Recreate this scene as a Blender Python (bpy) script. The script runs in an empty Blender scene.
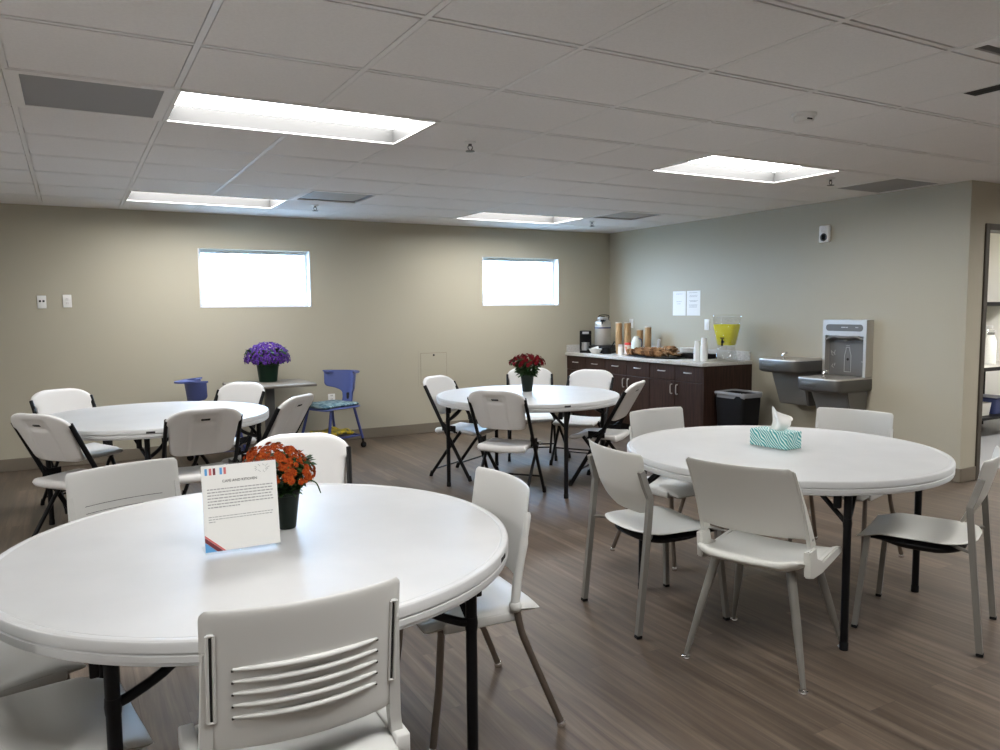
import bpy, bmesh, math, random
from mathutils import Vector, Matrix
PI = math.pi
R = math.radians
random.seed(7)
scene = bpy.context.scene
COL = scene.collection

# ------------------------------------------------------------------ dimensions of the place (metres)
ZC = 2.429                      # ceiling height
YB = 8.285                      # back wall
XR = 6.281                      # right wall
YP = 3.593                      # wall with the kitchen doorway
XL, YF, XE = -2.75, -2.6, 10.2  # left wall, wall behind the camera, far right wall
T = 0.6431                      # ceiling module
GX, GY = 0.461, 3.115           # a grid crossing

# ------------------------------------------------------------------ materials
def mat(name, col, rough=0.5, metal=0.0, spec=0.5, emit=None, estr=0.0, bump=None, trans=0.0, ior=1.45, coat=0.0, sss=0.0, alpha=1.0):
    m = bpy.data.materials.new(name); m.use_nodes = True
    nt = m.node_tree; b = nt.nodes['Principled BSDF']
    b.inputs['Base Color'].default_value = (*col, 1)
    b.inputs['Roughness'].default_value = rough
    b.inputs['Metallic'].default_value = metal
    b.inputs['Specular IOR Level'].default_value = spec
    b.inputs['IOR'].default_value = ior
    b.inputs['Transmission Weight'].default_value = trans
    b.inputs['Coat Weight'].default_value = coat
    b.inputs['Alpha'].default_value = alpha
    if emit:
        b.inputs['Emission Color'].default_value = (*emit, 1)
        b.inputs['Emission Strength'].default_value = estr
    if bump:
        sc, st = bump
        tc = nt.nodes.new('ShaderNodeTexCoord'); n = nt.nodes.new('ShaderNodeTexNoise')
        n.inputs['Scale'].default_value = sc; n.inputs['Detail'].default_value = 3
        bp = nt.nodes.new('ShaderNodeBump'); bp.inputs['Strength'].default_value = st; bp.inputs['Distance'].default_value = 0.002
        nt.links.new(tc.outputs['Object'], n.inputs['Vector']); nt.links.new(n.outputs['Fac'], bp.inputs['Height'])
        nt.links.new(bp.outputs['Normal'], b.inputs['Normal'])
    return m

def mix_noise(m, c1, c2, scale=8.0, stretch=(1, 1, 1), detail=4, lo=0.35, hi=0.65):
    nt = m.node_tree; b = nt.nodes['Principled BSDF']
    tc = nt.nodes.new('ShaderNodeTexCoord'); mp = nt.nodes.new('ShaderNodeMapping'); mp.inputs['Scale'].default_value = stretch
    n = nt.nodes.new('ShaderNodeTexNoise'); n.inputs['Scale'].default_value = scale; n.inputs['Detail'].default_value = detail
    r = nt.nodes.new('ShaderNodeValToRGB')
    r.color_ramp.elements[0].position = lo; r.color_ramp.elements[0].color = (*c1, 1)
    r.color_ramp.elements[1].position = hi; r.color_ramp.elements[1].color = (*c2, 1)
    nt.links.new(tc.outputs['Object'], mp.inputs['Vector']); nt.links.new(mp.outputs['Vector'], n.inputs['Vector'])
    nt.links.new(n.outputs['Fac'], r.inputs['Fac']); nt.links.new(r.outputs['Color'], b.inputs['Base Color'])
    return m

def floor_material():
    m = mat('vinyl_plank', (.2, .16, .13), 0.38, spec=0.45)
    nt = m.node_tree; N = nt.nodes; L = nt.links; b = N['Principled BSDF']
    tc = N.new('ShaderNodeTexCoord'); mp = N.new('ShaderNodeMapping'); mp.inputs['Rotation'].default_value = (0, 0, R(90))
    L.new(tc.outputs['Object'], mp.inputs['Vector'])
    br = N.new('ShaderNodeTexBrick'); br.offset = 0.37; br.inputs['Scale'].default_value = 1
    br.inputs['Brick Width'].default_value = 1.22; br.inputs['Row Height'].default_value = 0.152
    br.inputs['Mortar Size'].default_value = 0.0012; br.inputs['Mortar Smooth'].default_value = 0.2; br.inputs['Bias'].default_value = 0
    br.inputs['Color1'].default_value = (0, 0, 0, 1); br.inputs['Color2'].default_value = (1, 1, 1, 1); br.inputs['Mortar'].default_value = (.3, .3, .3, 1)
    L.new(mp.outputs['Vector'], br.inputs['Vector'])
    # grain
    mg = N.new('ShaderNodeMapping'); mg.inputs['Scale'].default_value = (26, 1.1, 1)
    L.new(tc.outputs['Object'], mg.inputs['Vector'])
    ad = N.new('ShaderNodeVectorMath'); ad.operation = 'ADD'
    sc = N.new('ShaderNodeVectorMath'); sc.operation = 'SCALE'; sc.inputs['Scale'].default_value = 9.0
    L.new(br.outputs['Color'], sc.inputs[0]); L.new(mg.outputs['Vector'], ad.inputs[0]); L.new(sc.outputs['Vector'], ad.inputs[1])
    n1 = N.new('ShaderNodeTexNoise'); n1.inputs['Scale'].default_value = 1.0; n1.inputs['Detail'].default_value = 6; n1.inputs['Roughness'].default_value = .62
    n1.inputs['Distortion'].default_value = 0.6
    L.new(ad.outputs['Vector'], n1.inputs['Vector'])
    ra = N.new('ShaderNodeValToRGB'); e = ra.color_ramp.elements
    e[0].position = .30; e[0].color = (.050, .035, .025, 1); e[1].position = .72; e[1].color = (.168, .130, .099, 1)
    x = ra.color_ramp.elements.new(.52); x.color = (.102, .076, .056, 1)
    L.new(n1.outputs['Fac'], ra.inputs['Fac'])
    # plank to plank tone
    hs = N.new('ShaderNodeMapRange'); hs.inputs['To Min'].default_value = .80; hs.inputs['To Max'].default_value = 1.16
    L.new(br.outputs['Color'], hs.inputs['Value'])
    mu = N.new('ShaderNodeMix'); mu.data_type = 'RGBA'; mu.blend_type = 'MULTIPLY'; mu.inputs['Factor'].default_value = 1
    cb = N.new('ShaderNodeCombineColor')
    for k in ('Red', 'Green', 'Blue'): L.new(hs.outputs['Result'], cb.inputs[k])
    L.new(ra.outputs['Color'], mu.inputs['A']); L.new(cb.outputs['Color'], mu.inputs['B'])
    # joints
    mj = N.new('ShaderNodeMix'); mj.data_type = 'RGBA'; mj.inputs['B'].default_value = (.07, .055, .045, 1)
    L.new(mu.outputs['Result'], mj.inputs['A']); L.new(br.outputs['Fac'], mj.inputs['Factor'])
    L.new(mj.outputs['Result'], b.inputs['Base Color'])
    rr = N.new('ShaderNodeMapRange'); rr.inputs['To Min'].default_value = .34; rr.inputs['To Max'].default_value = .5
    L.new(n1.outputs['Fac'], rr.inputs['Value']); L.new(rr.outputs['Result'], b.inputs['Roughness'])
    bp = N.new('ShaderNodeBump'); bp.inputs['Strength'].default_value = .12; bp.inputs['Distance'].default_value = .001
    L.new(n1.outputs['Fac'], bp.inputs['Height']); L.new(bp.outputs['Normal'], b.inputs['Normal'])
    return m

def wave_material(name, c1, c2, scale, dist, rough=.5):
    m = mat(name, c1, rough)
    nt = m.node_tree; N = nt.nodes; L = nt.links; b = N['Principled BSDF']
    tc = N.new('ShaderNodeTexCoord'); w = N.new('ShaderNodeTexWave'); w.wave_type = 'BANDS'; w.bands_direction = 'DIAGONAL'
    w.inputs['Scale'].default_value = scale; w.inputs['Distortion'].default_value = dist; w.inputs['Detail'].default_value = 0.6; w.inputs['Detail Scale'].default_value = 0.55
    r = N.new('ShaderNodeValToRGB'); r.color_ramp.elements[0].position = .60; r.color_ramp.elements[0].color = (*c1, 1)
    r.color_ramp.elements[1].position = .70; r.color_ramp.elements[1].color = (*c2, 1)
    L.new(tc.outputs['Object'], w.inputs['Vector']); L.new(w.outputs['Color'], r.inputs['Fac']); L.new(r.outputs['Color'], b.inputs['Base Color'])
    return m

M = {}
M['wall'] = mat('beige_wall_paint', (.425, .395, .312), .62, spec=.3, bump=(160, .12))
M['wall_white'] = mat('kitchen_wall_paint', (.80, .79, .765), .6)
M['tile'] = mix_noise(mat('ceiling_tile', (.6, .585, .575), .95, spec=.1), (.855, .84, .83), (.885, .87, .86), 90, lo=.35, hi=.6)
M['grid'] = mat('painted_grid_steel', (.86, .85, .84), .5)
M['base'] = mat('taupe_rubber_base', (.17, .145, .11), .5)
M['floor'] = floor_material()
M['plastic'] = mix_noise(mat('white_blow_moulded_plastic', (.8, .8, .79), .42, spec=.5, bump=(420, .10)), (.49, .495, .495), (.515, .52, .52), 6)
M['chair_white'] = mat('warm_white_chair_shell', (.60, .60, .58), .45, bump=(500, .06))
M['chair_grey'] = mat('pale_warm_grey_shell', (.63, .63, .595), .45, bump=(500, .06))
M['fold_white'] = mat('white_folding_chair_plastic', (.70, .695, .685), .45, bump=(400, .1))
M['black'] = mat('black_powder_coat', (.004, .004, .005), .45, spec=.25)
M['black_plastic'] = mat('black_plastic', (.006, .006, .007), .5, spec=.25)
M['dark_slot'] = mat('dark_slot', (.015, .014, .013), .8)
M['grey_metal'] = mat('warm_grey_powder_coat', (.225, .215, .195), .42, metal=.3)
M['bronze'] = mat('bronze_grey_tube', (.20, .17, .145), .35, metal=.7)
M['chrome'] = mat('chrome', (.8, .8, .8), .15, metal=1)
M['steel'] = mat('brushed_stainless', (.53, .51, .475), .36, metal=.6)
M['steel_dark'] = mat('grey_fountain_skin', (.19, .185, .172), .45, metal=.25)
M['steel_mid'] = mat('grey_fountain_apron', (.12, .118, .112), .3, metal=.6)
M['panel_dark'] = mat('charcoal_panel', (.085, .085, .082), .42)
M['alcove_grey'] = mat('alcove_grey_plastic', (.135, .133, .127), .4)
M['white'] = mat('white_plastic', (.8, .8, .78), .4)
M['vinyl'] = mat('white_window_vinyl', (.78, .80, .82), .4)
M['paper'] = mat('white_paper', (.80, .80, .775), .8, spec=.2)
M['ink'] = mat('dark_print', (.06, .06, .06), .8)
M['ink_light'] = mat('grey_print', (.36, .36, .36), .8)
M['blue_ink'] = mat('blue_print', (.12, .36, .68), .7)
M['red_ink'] = mat('red_print', (.62, .16, .16), .7)
M['maroon_ink'] = mat('maroon_print', (.18, .04, .05), .7)
def thin_clear(name, tint, gloss, rough, milk=0.0):
    m = bpy.data.materials.new(name); m.use_nodes = True; nt = m.node_tree; N = nt.nodes; N.clear()
    o = N.new('ShaderNodeOutputMaterial'); t = N.new('ShaderNodeBsdfTransparent'); t.inputs['Color'].default_value = (*tint, 1)
    g = N.new('ShaderNodeBsdfGlossy'); g.inputs['Roughness'].default_value = rough
    x = N.new('ShaderNodeMixShader'); x.inputs[0].default_value = gloss; nt.links.new(t.outputs[0], x.inputs[1]); nt.links.new(g.outputs[0], x.inputs[2])
    last = x
    if milk:
        d = N.new('ShaderNodeBsdfDiffuse'); d.inputs['Color'].default_value = (.85, .87, .87, 1)
        y = N.new('ShaderNodeMixShader'); y.inputs[0].default_value = milk; nt.links.new(x.outputs[0], y.inputs[1]); nt.links.new(d.outputs[0], y.inputs[2]); last = y
    nt.links.new(last.outputs[0], o.inputs['Surface']); return m
M['acrylic'] = thin_clear('clear_acrylic', (.97, .98, .98), .05, .04, .02)
M['glass'] = thin_clear('window_glass', (.96, .98, .98), .04, .0)
M['clear'] = thin_clear('clear_plastic', (.985, .99, .985), .06, .08, .035)
M['lens'] = mat('light_lens', (.9, .9, .9), .5, emit=(1.0, .99, .97), estr=23.5)
M['reflector'] = mat('darkened_white_reflector', (.06, .06, .0595), .5)  # sidewalls are white; darkened in colour to tone down the lens light
M['troffer'] = mat('white_enamel', (.78, .77, .75), .45)
M['wood'] = mix_noise(mat('dark_walnut_laminate', (.06, .03, .022), .45, spec=.3), (.021, .011, .008), (.044, .022, .016), 5, (9, 9, .7), 6)
M['counter'] = mix_noise(mat('pale_stone_laminate', (.5, .5, .48), .35), (.43, .42, .40), (.58, .57, .55), 60)
M['table_grey'] = mix_noise(mat('grey_wood_laminate', (.2, .18, .155), .4), (.16, .145, .125), (.25, .23, .20), 4, (1, 10, 1))
M['blue'] = mat('royal_blue_plastic', (.075, .10, .27), .42)
M['blue_frame'] = mat('blue_frame_steel', (.05, .065, .22), .4)
M['teal_fabric'] = mix_noise(mat('teal_patterned_fabric', (.1, .2, .24), .9), (.04, .10, .14), (.24, .33, .34), 14, (1, 3, 1), lo=.42, hi=.6)
M['yellow'] = mix_noise(mat('yellow_patterned_cloth', (.5, .36, .03), .8), (.55, .40, .02), (.12, .13, .05), 30, lo=.45, hi=.6)
M['pot_green'] = mat('dark_green_pot', (.005, .024, .012), .45, spec=.25)
M['pot_black'] = mat('black_pot', (.008, .013, .010), .5, spec=.25)
M['leaf'] = mix_noise(mat('mum_leaf', (.05, .12, .03), .6, spec=.25), (.012, .038, .010), (.045, .10, .028), 20)
M['stem'] = mat('green_stem', (.06, .13, .04), .6)
M['orange'] = mix_noise(mat('orange_petal', (.5, .1, .02), .8, spec=.12), (.27, .030, .008), (.50, .10, .016), 90)
M['purple'] = mix_noise(mat('purple_petal', (.12, .04, .3), .8, spec=.12), (.045, .014, .15), (.17, .075, .38), 90)
M['burgundy'] = mix_noise(mat('burgundy_petal', (.2, .008, .015), .8, spec=.1), (.075, .003, .006), (.19, .008, .015), 50)
M['soil'] = mat('potting_soil', (.03, .02, .015), .95)
M['teal_box'] = wave_material('teal_wave_card', (.055, .33, .34), (.70, .86, .84), 34, 8.0, .5)
M['tissue'] = mat('white_tissue', (.84, .83, .81), .9)
M['kraft'] = mat('kraft_paper_cup', (.46, .30, .155), .85, spec=.15)
M['kraft_rim'] = mat('white_cup_rim', (.8, .78, .74), .6)
M['foam'] = mat('white_cup', (.80, .81, .81), .5)
M['cookie'] = mix_noise(mat('cookie_crust', (.3, .14, .05), .9), (.13, .058, .022), (.31, .165, .07), 60)
M['cookie_pale'] = mix_noise(mat('pale_cookie_crust', (.5, .32, .16), .9), (.27, .155, .075), (.43, .29, .17), 60)
M['lemonade'] = mat('yellow_lemonade', (.90, .84, .015), .25, emit=None, spec=.4)
M['red_plastic'] = mat('red_lid', (.62, .03, .03), .4)
M['carton'] = mix_noise(mat('printed_creamer_label', (.7, .5, .4), .5), (.75, .68, .62), (.62, .22, .14), 40, lo=.5, hi=.6)
M['navy'] = mat('navy_plastic', (.02, .03, .10), .4)
M['pale_green_white'] = mat('pale_green_white_plastic', (.62, .66, .60), .45)
M['bag'] = mat('thin_bag_plastic', (.22, .225, .235), .3, spec=.4)
M['grey_lens'] = mat('grey_vent_face', (.42, .42, .425), .7)
M['vent_grey'] = mat('aluminium_grille', (.42, .41, .40), .5)
M['silver_plastic'] = mat('silver_plastic', (.55, .55, .56), .3, metal=.6)
M['frame_brown'] = mat('bronze_door_frame', (.075, .065, .052), .45)
M['concrete'] = mat('pale_concrete', (.5, .5, .48), .9)
M['concrete_floor'] = mat('grey_sealed_floor', (.22, .22, .225), .4)
M['lettering'] = mat('pale_lettering', (.5, .5, .48), .6)
M['pink_trim'] = mat('pale_pink_band', (.6, .44, .40), .6)

# ------------------------------------------------------------------ mesh builder
class MB:
    def __init__(s): s.bm = bmesh.new()
    def _tag(s, n0, mi):
        s.bm.faces.ensure_lookup_table()
        for f in s.bm.faces[n0:]: f.material_index = mi
    def box(s, c, d, rot=None, bev=0.0, seg=2, mi=0):
        n0 = len(s.bm.faces)
        t = bmesh.new(); bmesh.ops.create_cube(t, size=1)
        bmesh.ops.scale(t, vec=d, verts=t.verts)
        if bev: bmesh.ops.bevel(t, geom=t.edges[:], offset=bev, segments=seg, profile=.5, affect='EDGES')
        mx = Matrix.Translation(c) @ (rot.to_4x4() if rot is not None else Matrix())
        bmesh.ops.transform(t, matrix=mx, verts=t.verts)
        me = bpy.data.meshes.new('tmp'); t.to_mesh(me); t.free(); s.bm.from_mesh(me); bpy.data.meshes.remove(me)
        s._tag(n0, mi); return s
    def b2(s, lo, hi, **k):
        return s.box([(a + b) / 2 for a, b in zip(lo, hi)], [abs(b - a) for a, b in zip(lo, hi)], **k)
    def tube(s, pts, r, n=10, mi=0, sq=False, ry=None, cap=True):
        """sweep along pts; r a number or one per point; sq = square section; ry second radius"""
        n0 = len(s.bm.faces)
        P = [Vector(p) for p in pts]; rs = r if isinstance(r, (list, tuple)) else [r] * len(P)
        if sq: n = 4
        d0 = (P[1] - P[0]).normalized()
        ref = Vector((1, 0, 0)) if abs(d0.x) < .9 else Vector((0, 1, 0))
        u = (ref - d0 * ref.dot(d0)).normalized(); rings = []
        for i, p in enumerate(P):
            a = (P[i] - P[i - 1]).normalized() if i else d0
            b = (P[i + 1] - P[i]).normalized() if i < len(P) - 1 else a
            d = (a + b).normalized() if (a + b).length > 1e-6 else a
            u = (u - d * u.dot(d)).normalized(); v = d.cross(u)
            k = 1 / max(.5, d.dot(a))
            ring = []
            for j in range(n):
                an = 2 * PI * (j + (.5 if sq else 0)) / n
                q = math.sqrt(2) if sq else 1
                ring.append(s.bm.verts.new(p + u * math.cos(an) * rs[i] * q + v * math.sin(an) * (ry or rs[i]) * q * (k if k < 1.4 else 1.4)))
            rings.append(ring)
        for A, B in zip(rings, rings[1:]):
            for j in range(n): s.bm.faces.new((A[j], A[(j + 1) % n], B[(j + 1) % n], B[j]))
        if cap:
            s.bm.faces.new(rings[0][::-1]); s.bm.faces.new(rings[-1])
        s._tag(n0, mi); return s
    def lathe(s, prof, n=32, c=(0, 0, 0), mi=0, axis='z', caps=True):
        n0 = len(s.bm.faces); rings = []
        def P(r, z, a):
            x, y = r * math.cos(a), r * math.sin(a)
            if axis == 'z': q = (x, y, z)
            elif axis == 'y': q = (x, z, y)
            else: q = (z, x, y)
            return Vector(c) + Vector(q)
        for r, z in prof:
            rings.append([s.bm.verts.new(P(max(r, 1e-5), z, 2 * PI * j / n)) for j in range(n)])
        for A, B in zip(rings, rings[1:]):
            for j in range(n): s.bm.faces.new((A[j], A[(j + 1) % n], B[(j + 1) % n], B[j]))
        if caps:
            if prof[0][0] > 1e-4: s.bm.faces.new(rings[0][::-1])
            if prof[-1][0] > 1e-4: s.bm.faces.new(rings[-1])
        s._tag(n0, mi); return s
    def shell(s, fa, fb, nu, nv, mi=0):
        """closed skin between two surfaces fa(u,v), fb(u,v), u,v in 0..1, that meet at their rims"""
        n0 = len(s.bm.faces); g = []
        for f in (fa, fb):
            g.append([[s.bm.verts.new(f(i / nu, j / nv)) for i in range(nu + 1)] for j in range(nv + 1)])
        for k, G in enumerate(g):
            for j in range(nv):
                for i in range(nu):
                    q = (G[j][i], G[j][i + 1], G[j + 1][i + 1], G[j + 1][i])
                    s.bm.faces.new(q if k == 0 else q[::-1])
        A, B = g
        bd = lambda G: [G[0][i] for i in range(nu)] + [G[j][nu] for j in range(nv)] + [G[nv][i] for i in range(nu, 0, -1)] + [G[j][0] for j in range(nv, 0, -1)]
        a, b = bd(A), bd(B); n = len(a)
        for i in range(n): s.bm.faces.new((a[i], b[i], b[(i + 1) % n], a[(i + 1) % n]))
        s._tag(n0, mi); return s
    def prism(s, pts, z0, z1, mi=0):
        """polygon in xy, counter-clockwise, extruded in z"""
        n0 = len(s.bm.faces)
        a = [s.bm.verts.new((x, y, z0)) for x, y in pts]; b = [s.bm.verts.new((x, y, z1)) for x, y in pts]
        s.bm.faces.new(a[::-1]); s.bm.faces.new(b)
        for i in range(len(a)): s.bm.faces.new((a[i], a[(i + 1) % len(a)], b[(i + 1) % len(a)], b[i]))
        s._tag(n0, mi); return s
    def xf(s, mx):
        bmesh.ops.transform(s.bm, matrix=mx, verts=s.bm.verts); return s
    def mesh(s, name, mats, smooth=True, weld=True, angle=38, recalc=True):
        if weld: bmesh.ops.remove_doubles(s.bm, verts=s.bm.verts, dist=1e-5)
        bmesh.ops.dissolve_degenerate(s.bm, dist=1e-6, edges=s.bm.edges)
        if recalc: bmesh.ops.recalc_face_normals(s.bm, faces=s.bm.faces)
        me = bpy.data.meshes.new(name); s.bm.to_mesh(me); s.bm.free()
        for m in (mats if isinstance(mats, (list, tuple)) else [mats]): me.materials.append(m)
        if smooth:
            me.polygons.foreach_set('use_smooth', [True] * len(me.polygons)); me.set_sharp_from_angle(angle=R(angle))
        return me
    def build(s, name, mats, parent=None, **k):
        return link(name, s.mesh(name, mats, **k), parent)

def link(name, data, parent=None):
    o = bpy.data.objects.new(name, data); COL.objects.link(o)
    if parent is not None: o.parent = parent
    return o
def tag(o, label=None, cat=None, group=None, kind=None):
    if label: o['label'] = label
    if cat: o['category'] = cat
    if group: o['group'] = group
    if kind: o['kind'] = kind
    return o
def thing(name, loc, rz=0, label=None, cat=None, group=None):
    o = link(name, None); o.location = loc; o.rotation_euler = (0, 0, rz)
    return tag(o, label, cat, group)
def struct(o, label=None): o['kind'] = 'structure'; return o
def copy_tree(o, parent=None):
    c = o.copy(); COL.objects.link(c)
    if parent is not None: c.parent = parent
    for ch in [x for x in o.children]: copy_tree(ch, c)
    return c
def place(o, x, y, deg, label=None, group=None, z=None):
    o.location = (x, y, o.location.z if z is None else z); o.rotation_euler = (0, 0, R(deg))
    if label: o['label'] = label
    if group: o['group'] = group
    return o
def clamp(x, a=0., b=1.): return max(a, min(b, x))
def sstep(a, b, x):
    t = clamp((x - a) / (b - a)); return t * t * (3 - 2 * t)
def lerp(a, b, t): return a + (b - a) * t
def interp(xs, ys, x):
    if x <= xs[0]: return ys[0]
    for i in range(len(xs) - 1):
        if x <= xs[i + 1]: return lerp(ys[i], ys[i + 1], (x - xs[i]) / (xs[i + 1] - xs[i]))
    return ys[-1]
def smooth_path(pts, k=6):
    """Catmull-Rom through pts"""
    P = [Vector(p) for p in pts]; out = []
    for i in range(len(P) - 1):
        p0, p1, p2, p3 = P[max(i - 1, 0)], P[i], P[i + 1], P[min(i + 2, len(P) - 1)]
        for j in range(k):
            t = j / k
            out.append(.5 * ((2 * p1) + (p2 - p0) * t + (2 * p0 - 5 * p1 + 4 * p2 - p3) * t * t + (3 * p1 - p0 - 3 * p2 + p3) * t ** 3))
    out.append(P[-1]); return out

def panel(mb, z0, z1, hw, yc, th, nu=28, nv=22, dent=None, mi=0, p=10, cosrows=True):
    """upright panel: half width hw(z), centre surface yc(x,z), thickness th, rims rounded; dent(x,z) pushes the rear face forward"""
    def zz(v):
        return z0 + (z1 - z0) * (.5 - .5 * math.cos(PI * v) if cosrows else v)
    def e(u, z):
        a = abs(2 * u - 1); b = abs(2 * (z - z0) / (z1 - z0) - 1)
        return math.sqrt(max(0, 1 - a ** p)) * math.sqrt(max(0, 1 - b ** (p * 1.6)))
    def su(u): return 2 * (.5 - .5 * math.cos(PI * u)) * .55 - .55 + .45 * (2 * u - 1)
    def f(sgn):
        def g(u, v):
            z = zz(v); s_ = su(u); x = s_ * hw(z)
            d = dent(x, z) if (dent and sgn < 0) else 0
            return (x, yc(x, z) + sgn * th / 2 * e((s_ + 1) / 2, z) + d, z)
        return g
    mb.shell(f(1), f(-1), nu, nv, mi)
def slab(mb, y0, y1, hw, zc, th, nu=22, nv=22, mi=0, p=10):
    """seat-like pad: half width hw(y), top surface zc(x,y), thickness th(x,y)"""
    thf = th if callable(th) else (lambda x, y: th)
    def su(u): return 2 * (.5 - .5 * math.cos(PI * u)) * .55 - .55 + .45 * (2 * u - 1)
    def yy(v): return y0 + (y1 - y0) * (.5 - .5 * math.cos(PI * v))
    def e(s_, y):
        b = abs(2 * (y - y0) / (y1 - y0) - 1)
        return math.sqrt(max(0, 1 - abs(s_) ** p)) * math.sqrt(max(0, 1 - b ** p))
    def top(u, v):
        y = yy(v); s_ = su(u); x = s_ * hw(y); return (x, y, zc(x, y) - thf(x, y) / 2 * (1 - e(s_, y)))
    def bot(u, v):
        y = yy(v); s_ = su(u); x = s_ * hw(y); return (x, y, zc(x, y) - thf(x, y) / 2 - thf(x, y) / 2 * e(s_, y))
    mb.shell(top, bot, nu, nv, mi)

# ------------------------------------------------------------------ ROOM
TH = .16
def wall_y(name, y, x0, x1, holes, thick, sgn, m):
    """wall in the plane y (room side), thickness to +sgn; holes = [(xa,xb,za,zb)]"""
    mb = MB(); xs = sorted({x0, x1, *[h[0] for h in holes], *[h[1] for h in holes]}); zt = ZC + .3
    for a, b in zip(xs, xs[1:]):
        hs = [h for h in holes if h[0] <= a + 1e-6 and h[1] >= b - 1e-6]
        lo = 0
        for h in hs:
            if h[2] > lo: mb.b2((a, y, lo), (b, y + sgn * thick, h[2]))
            lo = h[3]
        mb.b2((a, y, lo), (b, y + sgn * thick, zt))
    return struct(mb.build(name, m, smooth=False, weld=False))
W1 = (1.148, 2.28, 1.485, 2.078); W2 = (4.37, 5.472, 1.485, 2.074)
wall_y('wall_back', YB, XL - TH, XE + TH, [W1, W2], .22, 1, M['wall'])
wall_y('wall_front', YF, XL - TH, XE + TH, [], TH, -1, M['wall_white'])
struct(MB().b2((XL - TH, YF, 0), (XL, YB, ZC + .3)).build('wall_left', M['wall_white'], smooth=False))
struct(MB().b2((XR, YP, 0), (XR + .12, YB, ZC + .3)).build('wall_right', M['wall'], smooth=False))
DX0, DX1, DZ = 6.545, 7.50, 2.05
wall_y('wall_kitchen', YP, XR + .12, XE, [(DX0 - .012, DX1 + .012, 0, DZ + .012)], .13, 1, M['wall'])
struct(MB().b2((XE, YF, 0), (XE + TH, YB, ZC + .3)).build('wall_far_right', M['wall_white'], smooth=False))
# kitchen lining
KY = 5.62
struct(MB().b2((XR + .12, YP + .14, 0), (XE, KY, .003)).build('floor_kitchen', M['concrete_floor'], smooth=False))
struct(MB().b2((XR + .12, KY, 0), (XE, KY + .1, ZC + .3)).build('wall_kitchen_back', M['wall_white'], smooth=False))
struct(MB().b2((XL - TH, YF - TH, -.1), (XE + TH, YB + .22, 0)).build('floor', M['floor'], smooth=False))

# ceiling tiles: each cell a bevelled lay-in tile, openings left for lights and grilles
LIGHTS = [(0, 1), (0, 6), (5, 1), (5, 6), (0, -4), (5, -4), (-5, -4), (-5, 1), (10, -4), (10, -2), (10, 1), (12, 1)]  # unseen panels before kitchen wall and over work table, added for extra light
VENTS_FACE = [(-1, 1), (8, 1)]
VENTS_GRILLE = [(2, 5), (7, 5)]
DIFF = (4, -3)
skip = set(VENTS_FACE + VENTS_GRILLE + [DIFF])
for c, r in LIGHTS: skip |= {(c, r), (c + 1, r)}
mb = MB()
for c in range(-6, 16):
    for r in range(-9, 9):
        if (c, r) in skip: continue
        x0, x1 = max(XL, GX + c * T), min(XE, GX + (c + 1) * T)
        y0, y1 = max(YF, GY + r * T), min(YB, GY + (r + 1) * T)
        if x1 - x0 < .02 or y1 - y0 < .02: continue
        k = .0152
        mb.b2((x0 + k, y0 + k * 1.4, ZC + .001), (x1 - k, y1 - k * 1.4, ZC + .020))
mb.b2((XL - TH, YF - TH, ZC + .22), (XE + TH, YB + .22, ZC + .32))  # unseen slab over the tiles, added to keep outside light out
struct(mb.build('ceiling', M['tile'], smooth=False, weld=False))
mb = MB(); hb = .012
for c in range(-6, 17):
    x = GX + c * T
    if XL < x < XE:
        ys = []
        mb.b2((x - hb, YF, ZC + .0005), (x + hb, YB, ZC + .0045))
        mb.b2((x - .004, YF, ZC + .004), (x + .004, YB, ZC + .03))
def in_light_mid(x, y): return False
for r in range(-9, 10):
    y = GY + r * T
    if YF < y < YB:
        mb.b2((XL, y - hb * .85, ZC + .0008), (XE, y + hb * .85, ZC + .0045)); mb.b2((XL, y - .004, ZC + .004), (XE, y + .004, ZC + .03))
# wall angle
for a, b in (((XL, YB - .022), (XR, YB)), ((XR - .022, YP), (XR, YB)), ((XL, YF), (XL + .022, YB)), ((XR, YP - .022), (XE, YP))):
    mb.b2((*a, ZC + .0003), (*b, ZC + .003))
grid = mb
# cut the bars that would cross the light openings (middle column of each light)
bm = grid.bm
for c, r in LIGHTS:
    xm = GX + (c + 1) * T
    for yy in (GY + r * T + hb, GY + (r + 1) * T - hb):
        bmesh.ops.bisect_plane(bm, geom=bm.verts[:] + bm.edges[:] + bm.faces[:], plane_co=(0, yy, 0), plane_no=(0, 1, 0))
kill = []
for f in bm.faces:
    p = f.calc_center_median()
    for c, r in LIGHTS:
        if abs(p.x - (GX + (c + 1) * T)) < .02 and GY + r * T + hb - 1e-4 < p.y < GY + (r + 1) * T - hb + 1e-4: kill.append(f); break
bmesh.ops.delete(bm, geom=kill, context='FACES')
struct(grid.build('trim_1', M['grid'], smooth=False, weld=False, recalc=False))

# baseboards
def baseboard(name, lo, hi, axis):
    return struct(MB().b2(lo, hi, bev=.004, seg=1).build(name, M['base'], smooth=False))
baseboard('baseboard_back', (XL, YB - .012, 0), (5.55, YB, .115), 'x')
baseboard('baseboard_right', (XR - .012, YP - .012, 0), (XR, 5.79, .115), 'y')
baseboard('baseboard_kitchen', (XR, YP - .012, 0), (DX0 - .052, YP, .115), 'x')
baseboard('baseboard_kitchen_far', (DX1 + .052, YP - .012, 0), (XE, YP, .115), 'x')
baseboard('baseboard_left', (XL, YF, 0), (XL + .012, YB - .012, .115), 'y')

# door frame of the kitchen doorway
mb = MB()
for a, b in (((DX0 - .052, 0), (DX0, DZ + .052)), ((DX1, 0), (DX1 + .052, DZ + .052)), ((DX0, DZ), (DX1, DZ + .052))):
    mb.b2((a[0], YP - .014, a[1]), (b[0], YP + .145, b[1]), bev=.003, seg=1)
struct(mb.build('door_1', M['frame_brown'], smooth=False, weld=False))

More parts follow.
